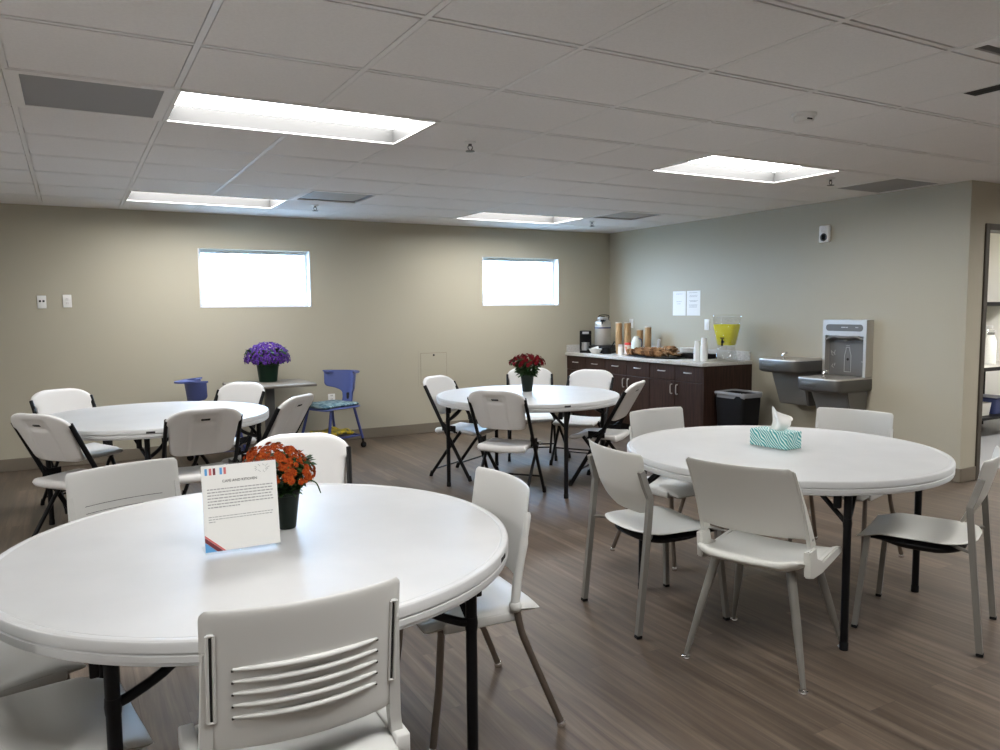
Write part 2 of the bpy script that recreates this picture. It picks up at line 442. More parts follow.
# windows
def window(name, w):
    x0, x1, z0, z1 = w
    root = link(name, None); root.location = ((x0 + x1) / 2, YB, z0); struct(root)
    hw, h = (x1 - x0) / 2, z1 - z0
    mb = MB(); fr = .038
    y0, y1 = .085, .15
    for a, b in (((-hw, 0), (-hw + fr, h)), ((hw - fr, 0), (hw, h)), ((-hw + fr, 0), (hw - fr, fr)), ((-hw + fr, h - fr), (hw - fr, h))):
        mb.b2((a[0], y0, a[1]), (b[0], y1, b[1]), bev=.004, seg=1)
    mb.build('window_frame', M['vinyl'], root, smooth=False, weld=False)
    # white jamb liner around the reveal
    mb = MB()
    mb.b2((-hw, -.006, 0), (-hw + .012, y0, h)); mb.b2((hw - .012, -.006, 0), (hw, y0, h)); mb.b2((-hw, -.006, 0), (hw, y0, .012))
    mb.build('window_jamb', M['vinyl'], root, smooth=False, weld=False)
    MB().b2((-hw + fr, .115, fr), (hw - fr, .121, h - fr)).build('window_glass', M['glass'], root, smooth=False)
window('window_1', W1); window('window_2', W2)
struct(MB().b2((-14, YB + .24, -.35), (22, YB + 26, -.25)).build('ground_outside', M['concrete'], smooth=False))

# ------------------------------------------------------------------ CEILING FIXTURES
def troffer():
    root = thing('ceiling_light', (0, 0, ZC))
    X, Y, d, fl = 2 * T, T, .082, .022
    mb = MB()
    for a, b in (((0, 0), (X, fl)), ((0, Y - fl), (X, Y)), ((0, fl), (fl, Y - fl)), ((X - fl, fl), (X, Y - fl))):
        mb.b2((a[0] + (.002 if a[0] == 0 else 0), a[1], -.004), (b[0], b[1], .004))
    mb.build('trim_frame', M['troffer'], root, smooth=False, weld=False)
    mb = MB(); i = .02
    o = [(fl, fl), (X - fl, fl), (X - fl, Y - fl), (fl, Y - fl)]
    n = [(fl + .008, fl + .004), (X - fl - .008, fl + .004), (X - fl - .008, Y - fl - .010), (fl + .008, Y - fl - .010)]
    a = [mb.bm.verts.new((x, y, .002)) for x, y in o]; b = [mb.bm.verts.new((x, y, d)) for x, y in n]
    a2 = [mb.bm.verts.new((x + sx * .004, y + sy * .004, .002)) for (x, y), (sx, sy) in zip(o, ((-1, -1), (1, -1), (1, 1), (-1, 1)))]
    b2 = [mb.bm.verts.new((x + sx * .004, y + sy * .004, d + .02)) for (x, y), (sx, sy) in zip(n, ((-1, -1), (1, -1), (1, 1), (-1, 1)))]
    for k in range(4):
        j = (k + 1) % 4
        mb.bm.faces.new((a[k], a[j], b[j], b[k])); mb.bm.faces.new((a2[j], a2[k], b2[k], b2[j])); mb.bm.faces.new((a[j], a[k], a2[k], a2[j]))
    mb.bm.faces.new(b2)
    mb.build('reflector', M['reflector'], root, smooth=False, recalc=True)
    mb = MB(); mb.b2((n[0][0], n[0][1], d), (n[2][0], n[2][1], d + .01))
    mb.build('lens', M['lens'], root, smooth=False)
    return root
tro = troffer()
LL = {(0, 1): 'long recessed ceiling light panel nearest on the left, beside the dark ceiling panel',
      (0, 6): 'recessed ceiling light panel near the back wall above the left window',
      (5, 1): 'recessed ceiling light panel on the right in front of the wall with the water fountain',
      (5, 6): 'recessed ceiling light panel near the back wall above the right window',
      (0, -4): 'recessed ceiling light panel over the camera side, left column', (5, -4): 'recessed ceiling light panel over the camera side, middle column',
      (-5, -4): 'recessed ceiling light panel in the far left corner behind the camera', (-5, 1): 'recessed ceiling light panel beyond the left edge of the view',
      (10, -4): 'recessed ceiling light panel in the far right corner behind the camera',
      (10, -2): 'added unseen ceiling light panel right of the view, brightening the kitchen wall', (10, 1): 'recessed ceiling light panel in the kitchen, just inside the doorway', (12, 1): 'added unseen ceiling light panel brightening the kitchen, above the steel work table'}
for i, (c, r) in enumerate(LIGHTS):
    o = tro if i == 0 else copy_tree(tro)
    o.location = (GX + c * T, GY + r * T, ZC)
    tag(o, LL[(c, r)], 'ceiling light', 'recessed ceiling lights')

def face_panel(c, r, label):
    root = thing('ceiling_vent', (GX + c * T, GY + r * T, ZC), 0, label, 'vent', 'grey ceiling return panels')
    mb = MB(); e = .045
    for a, b in (((0, 0), (T, e)), ((0, T - e), (T, T)), ((0, e), (e, T - e)), ((T - e, e), (T, T - e))): mb.b2((*a, -.003), (*b, .006))
    mb.build('frame', M['grid'], root, smooth=False, weld=False)
    mb = MB(); mb.b2((e, e, .0005), (T - e, T - e, .006))
    n = 40
    for k in range(n):
        y = e + (T - 2 * e) * (k + .5) / n; mb.b2((e, y - .003, -.001), (T - e, y + .003, .001))
    mb.build('grille', M['grey_lens'], root, smooth=False, weld=False)
face_panel(-1, 1, 'dark grey square return air panel in the ceiling at upper left')
face_panel(8, 1, 'grey return air panel in the ceiling close to the right wall')
def sq_diffuser(c, r, label, name='ceiling_diffuser', m=None):
    m = m or M['vent_grey']
    root = thing(name, (GX + (c + .5) * T, GY + (r + .5) * T, ZC), 0, label, 'vent', 'square ceiling diffusers')
    mb = MB(); e = .05; h = T / 2
    for a, b in (((-h, -h), (h, -h + e)), ((-h, h - e), (h, h)), ((-h, -h + e), (-h + e, h - e)), ((h - e, -h + e), (h, h - e))): mb.b2((*a, -.003), (*b, .006))
    mb.build('frame', M['grid'], root, smooth=False, weld=False)
    mb = MB(); q = h - e
    def ring(r0, z0, r1, z1):
        A = [mb.bm.verts.new((x * r0, y * r0, z0)) for x, y in ((-1, -1), (1, -1), (1, 1), (-1, 1))]
        B = [mb.bm.verts.new((x * r1, y * r1, z1)) for x, y in ((-1, -1), (1, -1), (1, 1), (-1, 1))]
        for k in range(4): mb.bm.faces.new((A[k], A[(k + 1) % 4], B[(k + 1) % 4], B[k]))
    ring(q, .004, q, .10)
    mb.bm.faces.new([mb.bm.verts.new((x * q, y * q, .10)) for x, y in ((-1, -1), (1, -1), (1, 1), (-1, 1))])
    mb.build('throat', M['grey_lens'], root, smooth=False, recalc=False)
    mb = MB(); mb.box((0, 0, .012), (2 * q - .06, 2 * q - .06, .008), bev=.003, seg=1); mb.box((0, 0, .03), (2 * q - .1, 2 * q - .1, .03))
    mb.build('face_plate', m, root, smooth=False, weld=False)
sq_diffuser(2, 5, 'square plaque air diffuser in the ceiling right of the back left light')
sq_diffuser(7, 5, 'square plaque air diffuser in the ceiling near the back right corner')
sq_diffuser(4, -3, 'square air diffuser cut off by the top right edge of the view', m=M['tile'])
# slot diffuser
root = thing('slot_diffuser', (GX + 5 * T, 2.16, ZC), 0, 'black linear slot air diffuser in the ceiling at the right edge', 'vent')
mb = MB(); mb.b2((-.006, -1.2, -.003), (.0, 0, .003)); mb.b2((.095, -1.2, -.003), (.12, 0, .003)); mb.b2((-.006, -.0, -.003), (.12, .006, .003))
mb.build('rail', M['troffer'], root, smooth=False, weld=False)
MB().b2((0, -1.2, -.004), (.045, 0, -.001)).b2((.05, -1.2, -.004), (.095, 0, -.001)).build('slot', M['dark_slot'], root, smooth=False)
# smoke detector
root = thing('smoke_detector', (3.34, 2.775, ZC), 0, 'round white smoke detector on the ceiling right of centre', 'smoke detector')
MB().lathe([(.062, .001), (.062, -.012), (.058, -.016)], 32).build('base_plate', M['white'], root)
MB().lathe([(.050, -.014), (.050, -.028), (.044, -.040), (.020, -.045), (0, -.045)], 32).build('sensor_cap', M['white'], root)
MB().box((-.012, -.046, -.033), (.03, .008, .006)).build('vent_slot', M['dark_slot'], root, smooth=False)
# sprinklers
SP = [((2.111, 4.138), 'pendent fire sprinkler beside the nearest left light panel'), ((2.048, 7.215), 'pendent fire sprinkler near the back wall by the left diffuser'),
      ((5.239, 7.242), 'pendent fire sprinkler near the back right corner of the ceiling'), ((5.18, 4.04), 'pendent fire sprinkler beside the grey panel near the right wall')]
sp0 = None
for (x, y), lb in SP:
    if sp0 is None:
        sp0 = o = thing('fire_sprinkler', (x, y, ZC))
        MB().lathe([(.034, 0), (.034, -.004), (.022, -.010), (.012, -.012), (.012, 0)], 24).build('escutcheon', M['white'], o)
        mb = MB(); mb.lathe([(.010, -.008), (.010, -.022), (.006, -.024)], 16)
        for s_ in (-1, 1): mb.tube(smooth_path([(s_ * .008, 0, -.020), (s_ * .015, 0, -.032), (s_ * .004, 0, -.05)], 4), .003, 8)
        mb.build('frame_arms', M['panel_dark'], o)
        MB().lathe([(0, -.050), (.027, -.052), (.027, -.055), (0, -.055)], 20).build('deflector', M['panel_dark'], o)
    else: o = copy_tree(sp0); o.location = (x, y, ZC)
    tag(o, lb, 'sprinkler', 'ceiling sprinklers')

# ------------------------------------------------------------------ WALL FIXTURES
def on_back(name, x, z, label, cat, group=None): return thing(name, (x, YB, z), 0, label, cat, group)
def on_right(name, y, z, label, cat, group=None): return thing(name, (XR, y, z), R(-90), label, cat, group)   # local x -> -y, local y -> +x (into the wall)
def plate(root, w=.072, h=.118, m=None):
    MB().box((0, -.004, 0), (w, .008, h), bev=.003).build('cover_plate', m or M['white'], root)
p = on_back('data_plate', -.223, 1.547, 'white wall plate with two dark jacks, left of the pair', 'wall plate'); plate(p)
for s_ in (-1, 1): MB().box((s_ * .014, -.0085, .008), (.017, .004, .018), bev=.001, seg=1).build('jack', M['dark_slot'], p, smooth=False)
p = on_back('power_outlet', -.018, 1.555, 'white duplex outlet plate, right of the pair on the back wall', 'outlet'); plate(p)
for s_ in (-1, 1):
    q = MB().box((0, -.0085, s_ * .02), (.034, .004, .028), bev=.0015).build('socket', M['troffer'], p)
    for t in (-1, 1): MB().box((t * .006, -.0107, s_ * .02 + .002), (.002, .001, .009)).build('slot', M['dark_slot'], q, smooth=False)
p = on_back('power_outlet', 2.474, .492, 'white outlet plate low on the back wall beside the blue rolling chair', 'outlet'); plate(p, .078, .078)
for s_ in (-1, 1):
    q = MB().box((0, -.0085, s_ * .019), (.034, .004, .026), bev=.0015).build('socket', M['troffer'], p)
    for t in (-1, 1): MB().box((t * .007, -.0107, s_ * .019 + .002), (.004, .001, .011)).build('slot', M['dark_slot'], q, smooth=False)
# access panel
p = on_back('access_panel', 3.711, .758, 'flush beige access panel with a key lock low on the back wall', 'access panel')
mb = MB(); w, h = .392, .42
for a, b in (((-w / 2, -h / 2), (-w / 2 + .028, h / 2)), ((w / 2 - .028, -h / 2), (w / 2, h / 2)), ((-w / 2 + .028, -h / 2), (w / 2 - .028, -h / 2 + .028)), ((-w / 2 + .028, h / 2 - .028), (w / 2 - .028, h / 2))):
    mb.b2((a[0], -.004, a[1]), (b[0], 0, b[1]))
mb.build('frame', M['wall'], p, smooth=False, weld=False)
d_ = MB().box((0, -.0025, 0), (w - .063, .0065, h - .063), bev=.0015, seg=1).build('door', M['wall'], p, smooth=False)
MB().lathe([(.012, 0), (.012, -.004), (0, -.004)], 20, (0, -.005, h / 2 - .055), axis='y').build('lock', M['dark_slot'], d_)
MB().b2((-w / 2 + .026, -.0010, -h / 2 + .026), (w / 2 - .026, -.0006, h / 2 - .026)).build('gap_shade', M['base'], p, smooth=False)  # dark sheet behind the door, shade of the gap put in as colour
# papers on right wall
for (y, lb, rows) in ((6.934, 'white printed notice taped on the right wall, left of the pair', [(.11, .10), (.02, .10), (-.005, .06)]),
                      (6.698, 'white printed notice taped on the right wall, right of the pair', [(.12, .15), (.09, .12), (.075, .13), (.03, .13), (.02, .1), (-.02, .14), (-.032, .12), (-.045, .13)])):
    p = on_right('notice_sheet', y, 1.494, lb, 'paper', 'notices on the right wall')
    MB().box((0, -.002, 0), (.217, .002, .285)).build('sheet', M['paper'], p, smooth=False)
    mb = MB()
    for z, w in rows:
        x = -w / 2
        while x < w / 2 - .006:
            l = random.uniform(.008, .022); mb.box((x + l / 2, -.0032, z), (l, .0004, .005)); x += l + .005
    mb.build('print_lines', M['ink_light'], p, smooth=False, weld=False)['kind'] = 'stuff'
p = on_right('light_switch', 6.475, 1.25, 'white wall plate left of the yellow drink dispenser', 'switch'); plate(p, .075, .122)
MB().box((0, -.009, 0), (.034, .006, .066), bev=.002).build('rocker', M['troffer'], p)
p = on_right('power_outlet', 7.82, 1.247, 'white outlet plate on the right wall behind the paper cups', 'outlet'); plate(p, .075, .118)
for s_ in (-1, 1): MB().box((0, -.0085, s_ * .02), (.034, .004, .028), bev=.0015).build('socket', M['troffer'], p)
# strobe
p = on_right('fire_alarm_strobe', 4.934, 2.126, 'white fire alarm strobe high on the right wall', 'fire alarm')
MB().box((0, -.016, 0), (.118, .032, .158), bev=.014, seg=3).build('housing', M['white'], p)
MB().box((.006, -.036, .038), (.055, .018, .042), bev=.006).build('strobe_lens', M['clear'], p)
MB().lathe([(.036, -.031), (.036, -.037), (.026, -.037), (.026, -.032)], 28, (0, 0, -.032), axis='y').build('sounder_ring', M['panel_dark'], p)

# ------------------------------------------------------------------ CABINETS, COUNTER
CX0, CY0, CZ = 5.57, 5.80, .88       # counter front, near end, height
fx = CX0 + .025
cw = (YB - CY0 - .03) / 3
CABL = ['dark walnut base cabinet under the coffee brewer, against the back wall', 'dark walnut base cabinet in the middle of the counter run', 'dark walnut base cabinet under the lemonade dispenser, with the end panel beside the trash bin']
def cabinet():
    root = thing('base_cabinet', (0, 0, 0))
    d = XR - fx - .004
    MB().b2((.02, .002, .10), (d, cw - .002, CZ - .038)).build('body', M['wood'], root, smooth=False)
    MB().b2((.08, .004, 0), (d, cw - .004, .10)).build('toe_kick', M['black_plastic'], root, smooth=False)
    for k in range(2):
        a, b = cw * k / 2 + .003, cw * (k + 1) / 2 - .003
        q = MB().b2((0, a, CZ - .21), (.02, b, CZ - .043), bev=.002, seg=1).build('drawer', M['wood'], root, smooth=False)
        mb = MB(); m_ = (a + b) / 2; zz = CZ - .115
        mb.tube(smooth_path([(0, m_ - .05, zz), (-.022, m_ - .046, zz), (-.026, m_, zz), (-.022, m_ + .046, zz), (0, m_ + .05, zz)], 5), .0055, 8)
        mb.build('drawer_pull', M['steel'], q)
        q = MB().b2((0, a, .105), (.02, b, CZ - .215), bev=.002, seg=1).build('door', M['wood'], root, smooth=False)
        yy = b - .04 if k == 0 else a + .04
        mb = MB(); zz = CZ - .30
        mb.tube(smooth_path([(0, yy, zz + .05), (-.022, yy, zz + .046), (-.026, yy, zz), (-.022, yy, zz - .046), (0, yy, zz - .05)], 5), .0055, 8)
        mb.build('door_pull', M['steel'], q)
    return root
cab = cabinet()
for i in range(3):
    o = cab if i == 0 else copy_tree(cab)
    o.location = (fx, YB - .004 - (i + 1) * cw, 0); tag(o, CABL[i], 'cabinet', 'dark base cabinets')
    if i == 2: MB().b2((.0, -.022, 0), (XR - fx - .004, 0, CZ - .038)).build('end_panel', M['wood'], o, smooth=False)
ct = thing('countertop', (CX0, CY0, CZ), 0, 'speckled pale grey countertop over the dark cabinets, with a low backsplash', 'countertop')
MB().b2((0, 0, -.036), (XR - CX0 - .001, YB - CY0 - .001, 0), bev=.004).build('worktop', M['counter'], ct)
mb = MB(); mb.b2((XR - CX0 - .02, .03, 0), (XR - CX0 - .001, YB - CY0 - .02, .095), bev=.003); mb.b2((.02, YB - CY0 - .02, 0), (XR - CX0 - .001, YB - CY0 - .001, .095), bev=.003)
mb.build('backsplash', M['counter'], ct, weld=False)

# ------------------------------------------------------------------ WATER FOUNTAIN
# local frame: +y out of the wall, x to the viewer's right along the wall
def fountain_root(y, name, label, cat): return thing(name, (XR, y, 0), R(90), label, cat)
# with rz=90: local x -> +y world, local y -> -x world (out of the wall); viewer's right = -y world = -local x
def basin_unit(name, yc_, rim, label, floorz):
    root = fountain_root(yc_, name, label, 'water fountain')
    w, dep = .455, .475
    def outline(k=1.0, ins=0.0, n=14):
        h = w / 2 - ins; pts = [(h, .0)]
        pts += [(h, dep - .10)]
        for i in range(n + 1):
            a = lerp(0, PI, i / n); pts.append((h * math.copysign(abs(math.cos(a)) ** .38, math.cos(a)), dep - .10 + (.10 - ins) * math.sin(a) ** .55))
        pts += [(-h, dep - .10), (-h, 0)]
        return [(-x, y) for x, y in pts][::-1]
    # apron: a band with rounded front corners
    mb = MB(); o1 = outline(); n = len(o1)
    cx, cy = 0, dep * .5
    def ringv(sc, z, off=0): return [mb.bm.verts.new((cx + (x - cx) * sc, (cy + (y - cy) * sc) if y > .001 else off, z)) for x, y in o1]
    rings = [ringv(.90, rim - .125), ringv(.985, rim - .112), ringv(1.0, rim - .095), ringv(1.0, rim - .012), ringv(.985, rim), ringv(.90, rim - .001, .045), ringv(.84, rim - .012, .065), ringv(.70, rim - .034, .10), ringv(.3, rim - .048, .17)]
    for A, B in zip(rings, rings[1:]):
        for i in range(n - 1): mb.bm.faces.new((A[i], A[i + 1], B[i + 1], B[i]))
        mb.bm.faces.new((A[n - 1], A[0], B[0], B[n - 1]))
    mb.bm.faces.new(rings[0][::-1]); mb.bm.faces.new(rings[-1])
    for f in mb.bm.faces:
        if f.calc_center_median().z > rim - .05 and min(v.co.z for v in f.verts) > rim - .06 and f not in (): f.material_index = 1 if max(v.co.z for v in f.verts) < rim + 1 and min(v.co.z for v in f.verts) >= rim - .05 else 0
    mb.build('basin', [M['steel_mid'], M['steel']], root, angle=50)
    MB().b2((-.01, dep - .014, rim - .085), (.15, dep + .003, rim - .040), bev=.004).build('push_bar', M['steel_mid'], root)
    # bubbler
    mb = MB(); mb.lathe([(.024, rim - .03), (.022, rim + .004), (.014, rim + .012)], 20, (.05, .30, 0))
    mb.tube(smooth_path([(.05, .30, rim), (.05, .30, rim + .035), (.045, .285, rim + .052), (.04, .262, rim + .055)], 5), .0125, 12)
    mb.build('bubbler', M['chrome'], root)
    mb = MB(); mb.lathe([(.04, rim - .04), (.04, rim - .046), (0, rim - .046)], 24, (-.02, .22, 0)); mb.build('drain', M['chrome'], root)
    # tapered skirt below
    mb = MB(); h1, h2 = w / 2 - .030, w / 2 - .055
    zt, zb = rim - .115, floorz
    P = [(-h1, 0, zt), (h1, 0, zt), (h1, dep - .17, zt), (-h1, dep - .17, zt)]; Q = [(-h2, 0, zb), (h2, 0, zb), (h2, .20, zb), (-h2, .20, zb)]
    a = [mb.bm.verts.new(p_) for p_ in P]; b = [mb.bm.verts.new(p_) for p_ in Q]
    mb.bm.faces.new(a); mb.bm.faces.new(b[::-1])
    for k in range(4): mb.bm.faces.new((a[k], b[k], b[(k + 1) % 4], a[(k + 1) % 4]))
    bmesh.ops.bevel(mb.bm, geom=mb.bm.edges[:], offset=.01, segments=2, affect='EDGES')
    mb.build('skirt', M['steel_dark'], root)
    return root
basin_unit('drinking_fountain', 5.095, .948, 'grey wall drinking fountain with a steel basin, the higher of two', .50)
lowf = basin_unit('drinking_fountain', 4.632, .802, 'grey drinking fountain with a steel basin, the lower one under the bottle filler', .42)
bf = fountain_root(4.632, 'bottle_filling_station', 'tall stainless bottle filling station above the lower drinking fountain', 'bottle filler')
Z0, Z1, D = .806, 1.32, .10
mb = MB(); w = .455
mb.b2((-w / 2, 0, Z0), (-w / 2 + .028, D, Z1)); mb.b2((w / 2 - .028, 0, Z0), (w / 2, D, Z1)); mb.b2((-w / 2 + .028, 0, Z1 - .145), (w / 2 - .028, D, Z1)); mb.b2((-w / 2 + .028, 0, Z0), (w / 2 - .028, .018, Z1 - .14))
mb.build('housing', M['steel'], bf, smooth=False, weld=False)
# dark recessed alcove with rounded upper corners
def rrect(w_, h_, r, n=8, top_only=False):
    pts = []
    for (cx, cy, a0) in ((w_ / 2 - r, h_ / 2 - r, 0), (-w_ / 2 + r, h_ / 2 - r, 90), (-w_ / 2 + r, -h_ / 2 + r, 180), (w_ / 2 - r, -h_ / 2 + r, 270)):
        if top_only and a0 >= 180: pts.append((math.copysign(w_ / 2, cx), -h_ / 2)); continue
        for i in range(n + 1):
            a = R(a0 + 90 * i / n); pts.append((cx + r * math.cos(a), cy + r * math.sin(a)))
    return pts
TOUP = Matrix(((1, 0, 0, 0), (0, 0, 1, 0), (0, 1, 0, 0), (0, 0, 0, 1)))   # xy -> xz, extrude along +y
ah = Z1 - .15 - Z0
mb = MB(); mb.prism(rrect(.42, ah, .05, top_only=True), .0185, .034); mb.xf(Matrix.Translation((0, 0, Z0 + ah / 2)) @ TOUP)
mb.b2((-.21, .03, Z0), (-.204, D - .004, Z0 + ah - .04)); mb.b2((.204, .03, Z0), (.21, D - .004, Z0 + ah - .04))
mb.build('alcove_liner', M['alcove_grey'], bf, smooth=False, weld=False)
mb = MB(); mb.tube(smooth_path([(-.19, D - .012, Z0 + ah - .03), (-.12, D - .008, Z0 + ah - .004), (0, D - .004, Z0 + ah - .012), (.12, D - .008, Z0 + ah - .004), (.19, D - .012, Z0 + ah - .03)], 6), .013, 10)
mb.lathe([(.02, Z0 + ah - .045), (.022, Z0 + ah - .01)], 18, (0, D - .03, 0)); mb.build('spout_hood', M['steel_dark'], bf)
mb = MB(); mb.prism(rrect(.385, .062, .03), D - .001, D + .004); mb.xf(Matrix.Translation((0, 0, Z1 - .072)) @ TOUP)
disp = mb.build('display_strip', M['alcove_grey'], bf, smooth=False)
mb = MB()
for x, l in ((.0, .03), (-.03, .02), (.022, .012), (-.125, .012), (-.142, .008)): mb.box((x, D + .0045, Z1 - .068), (l, .001, .008))
mb.build('display_marks', M['lettering'], disp, smooth=False, weld=False)
# bottle outline and fill icons (viewer's right = -x)
def line_icon(name, strokes, r=.0022, parent=bf):
    mb = MB()
    for st in strokes: mb.tube([(x, .0355, z) for x, z in st], r, 6)
    return mb.build(name, M['lettering'], parent)
bx, bz = .003, Z0 + .035
bo = [(.034, 0), (.034, .15), (.020, .20), (.018, .225), (-.018, .225), (-.020, .20), (-.034, .15), (-.034, 0), (.034, 0)]
line_icon('bottle_icon', [[(bx + x, bz + z) for x, z in bo], [(bx + .018, bz + .24), (bx - .018, bz + .24)]])
MB().lathe([(.012, .034), (.012, .0362), (0, .0362)], 20, (bx, 0, bz + .115), axis='y').build('sensor_eye', M['dark_slot'], bf)
line_icon('fill_icon', [[(0.152, Z0 + .20), (0.182, Z0 + .225), (0.172, Z0 + .19), (0.157, Z0 + .18)], [(0.137, Z0 + .23), (0.147, Z0 + .20), (0.137, Z0 + .185)],
                        [(0.157, Z0 + .10), (0.172, Z0 + .08), (0.152, Z0 + .065)], [(0.137, Z0 + .11), (0.142, Z0 + .085)]])
line_icon('side_mark', [[(-.14, Z0 + .135), (-.175, Z0 + .13)]], .003)

# ------------------------------------------------------------------ ROUND TABLES
def table_proto():
    root = thing('round_table', (0, 0, 0))
    r = .762; zt = .737
    prof = [(0, zt - .002), (r - .026, zt - .002), (r - .0235, zt - .0035), (r - .020, zt - .001), (r - .016, zt), (r - .006, zt - .001), (r - .002, zt - .004), (r, zt - .009), (r, zt - .028), (r - .004, zt - .0305), (r - .004, zt - .0335),
            (r - .0005, zt - .036), (r - .0005, zt - .050), (r - .0035, zt - .052), (r - .0035, zt - .058), (r - .008, zt - .061), (r - .022, zt - .061), (r - .03, zt - .05), (r - .034, zt - .032), (0, zt - .032)]
    MB().lathe(prof, 96).build('tabletop', M['plastic'], root, angle=24)
    MB().b2((r - .006, -.026, zt - .028), (r + .0012, .026, zt - .014), bev=.002, seg=1).build('edge_badge', M['dark_slot'], root)
    lx, ly = .462, .51
    for sx in (-1, 1):
        for sy in (-1, 1):
            mb = MB(); mb.tube([(sx * lx, sy * ly, .02), (sx * lx, sy * ly, .70)], .0165, 14)
            lg = mb.build('leg', M['black'], root)
            MB().lathe([(.0185, 0), (.0185, .03), (.0165, .035)], 14, (sx * lx, sy * ly, 0)).build('foot_cap', M['black_plastic'], lg)
            mb = MB()
            mb.tube(smooth_path([(sx * lx, sy * ly, .548), (sx * (lx - .04), sy * (ly - .01), .556), (sx * (lx - .13), sy * (ly - .03), .60), (sx * (lx - .24), sy * (ly - .05), .70)], 5), .0125, 10)
            mb.build('brace', M['black'], lg)
            mb = MB(); mb.tube([(sx * lx, sy * (ly - .005), .545), (sx * (lx - .012), sy * (ly - .17), .70)], .011, 8); mb.lathe([(.0175, -.02), (.019, 0), (.0175, .02)], 14, (sx * lx, sy * ly, .545)); mb.build('strut', M['black'], lg)
            mb = MB(); mb.box((sx * (lx + .034), sy * (ly - .03), .655), (.022, .030, .09), bev=.005); mb.build('latch', M['black_plastic'], lg)
        mb = MB(); mb.tube([(sx * lx, -ly, .695), (sx * lx, ly, .695)], .0165, 12); mb.build('apron_bar', M['black'], root)
    mb = MB(); mb.b2((-.30, -.02, .68), (.30, .02, .706), bev=.004); mb.build('centre_rail', M['black'], root)
    return root
tp = table_proto()
TB = [((.504, 2.431), 0, 'white round folding table nearest the camera, with the sign and orange mum'),
      ((3.091, 2.664), 16, 'white round folding table at right, with the teal tissue box'),
      ((3.32, 5.50), 36, 'white round folding table in the middle, with the red mum'),
      ((.486, 5.846), 33, 'white round folding table at back left, with nothing on it')]
for i, ((x, y), a, lb) in enumerate(TB):
    o = tp if i == 0 else copy_tree(tp)
    place(o, x, y, a, lb, 'white round tables'); o['category'] = 'table'
# badge directions: turn each table's badge to where it shows
BADGE = [-41, 60, -98, -97]
for o, a in zip([o for o in COL.objects if o.name.startswith('round_table')], BADGE):
    for ch in o.children:
        if ch.name.startswith('edge_badge'): ch.rotation_euler = (0, 0, R(a) - o.rotation_euler.z)

# ------------------------------------------------------------------ FOLDING CHAIRS
def folding_chair():
    root = thing('folding_chair', (0, 0, 0))
    tl = lambda z: -.255 + (.765 - z) * .56          # line of the long tube
    def hw(z):
        w = lerp(.190, .211, clamp((z - .56) / .19)) + .025 * sstep(.745, .762, z)
        if z > .735: w *= max(0, 1 - ((z - .735) / .1265) ** 2.7) ** (1 / 2.7)
        if z < .60: w *= max(0, 1 - ((.60 - z) / .062) ** 4) ** .25
        return max(w, .04)
    yc = lambda x, z: tl(z) - .026 * (1 - (x / .23) ** 2) - .002
    def dent(x, z):
        a = sstep(.088, .076, abs(x)) * sstep(.540, .56, z) * sstep(.818, .806, z)
        return .008 * a + .006 * sstep(.07, .05, abs(x)) * sstep(.785, .775, z) * sstep(.745, .755, z)
    mb = MB(); panel(mb, .541, .858, hw, yc, .042, 46, 40, dent)
    bk = mb.build('backrest', M['fold_white'], root, angle=60)
    zz = .778; mb = MB(); mb.box((0, yc(0, zz) + .0005, zz), (.056, .042, .013), rot=Matrix.Rotation(R(-29), 3, 'X'), bev=.003, seg=1); mb.build('handle_slot', M['dark_slot'], bk)
    hs = lambda y: lerp(.195, .20, (y + .19) / .4)
    def zc(x, y): return .428 - .010 * (1 - (x / .2) ** 2) - .012 * sstep(.12, .21, y) + .006 * sstep(-.1, -.19, y)
    mb = MB(); slab(mb, -.190, .21, hs, zc, lambda x, y: .036 + .022 * sstep(-.13, -.17, y), 26, 28, p=26); mb.build('seat', M['fold_white'], root, angle=60)
    for s_ in (-1, 1):
        x = s_ * .222
        mb = MB(); mb.tube([(x, tl(.79), .79), (x, tl(.5), .5), (x, tl(.42), .42), (x, .17 + .012, .02)], .0125, 12, ry=.0165)
        a = mb.build('leg', M['black'], root)
        mb = MB(); mb.tube([(x, .17 + .020, 0), (x, .17 + .008, .045)], .0150, 12, ry=.018); mb.build('foot_cap', M['black_plastic'], a)
        x2 = s_ * .203
        mb = MB(); mb.tube([(x2, .085, .412), (x2, -.06, .235), (x2, -.225, .02)], .0115, 12, ry=.0145); b = mb.build('leg', M['black'], root)
        mb = MB(); mb.tube([(x2, -.232, 0), (x2, -.215, .045)], .0140, 12, ry=.0165); mb.build('foot_cap', M['black_plastic'], b)
        mb = MB()
        mb.tube([(x, tl(.50) , .50), (x2 + s_ * .008, -.015, .425), (x2 + s_ * .004, .05, .40)], .008, 8)
        mb.box((x2 + s_ * .008, -.03, .435), (.006, .14, .05), bev=.002, seg=1); mb.tube([(x2 + s_ * .008, -.10, .455), (x, tl(.52), .53)], .007, 8)
        mb.build('hinge_bracket', M['black'], root)
    mb = MB(); mb.tube([(-.203, -.195, .06 + .005), (.203, -.195, .065)], .007, 8); mb.build('crossbar', M['black'], root)
    mb = MB(); mb.tube([(-.222, tl(.15) + .0, .15), (.222, tl(.15), .15)], .007, 8); mb.build('crossbar', M['black'], root)
    mb = MB(); mb.tube([(-.203, .02, .405), (.203, .02, .405)], .010, 8); mb.build('seat_rail', M['black'], root)
    return root
fc = folding_chair()
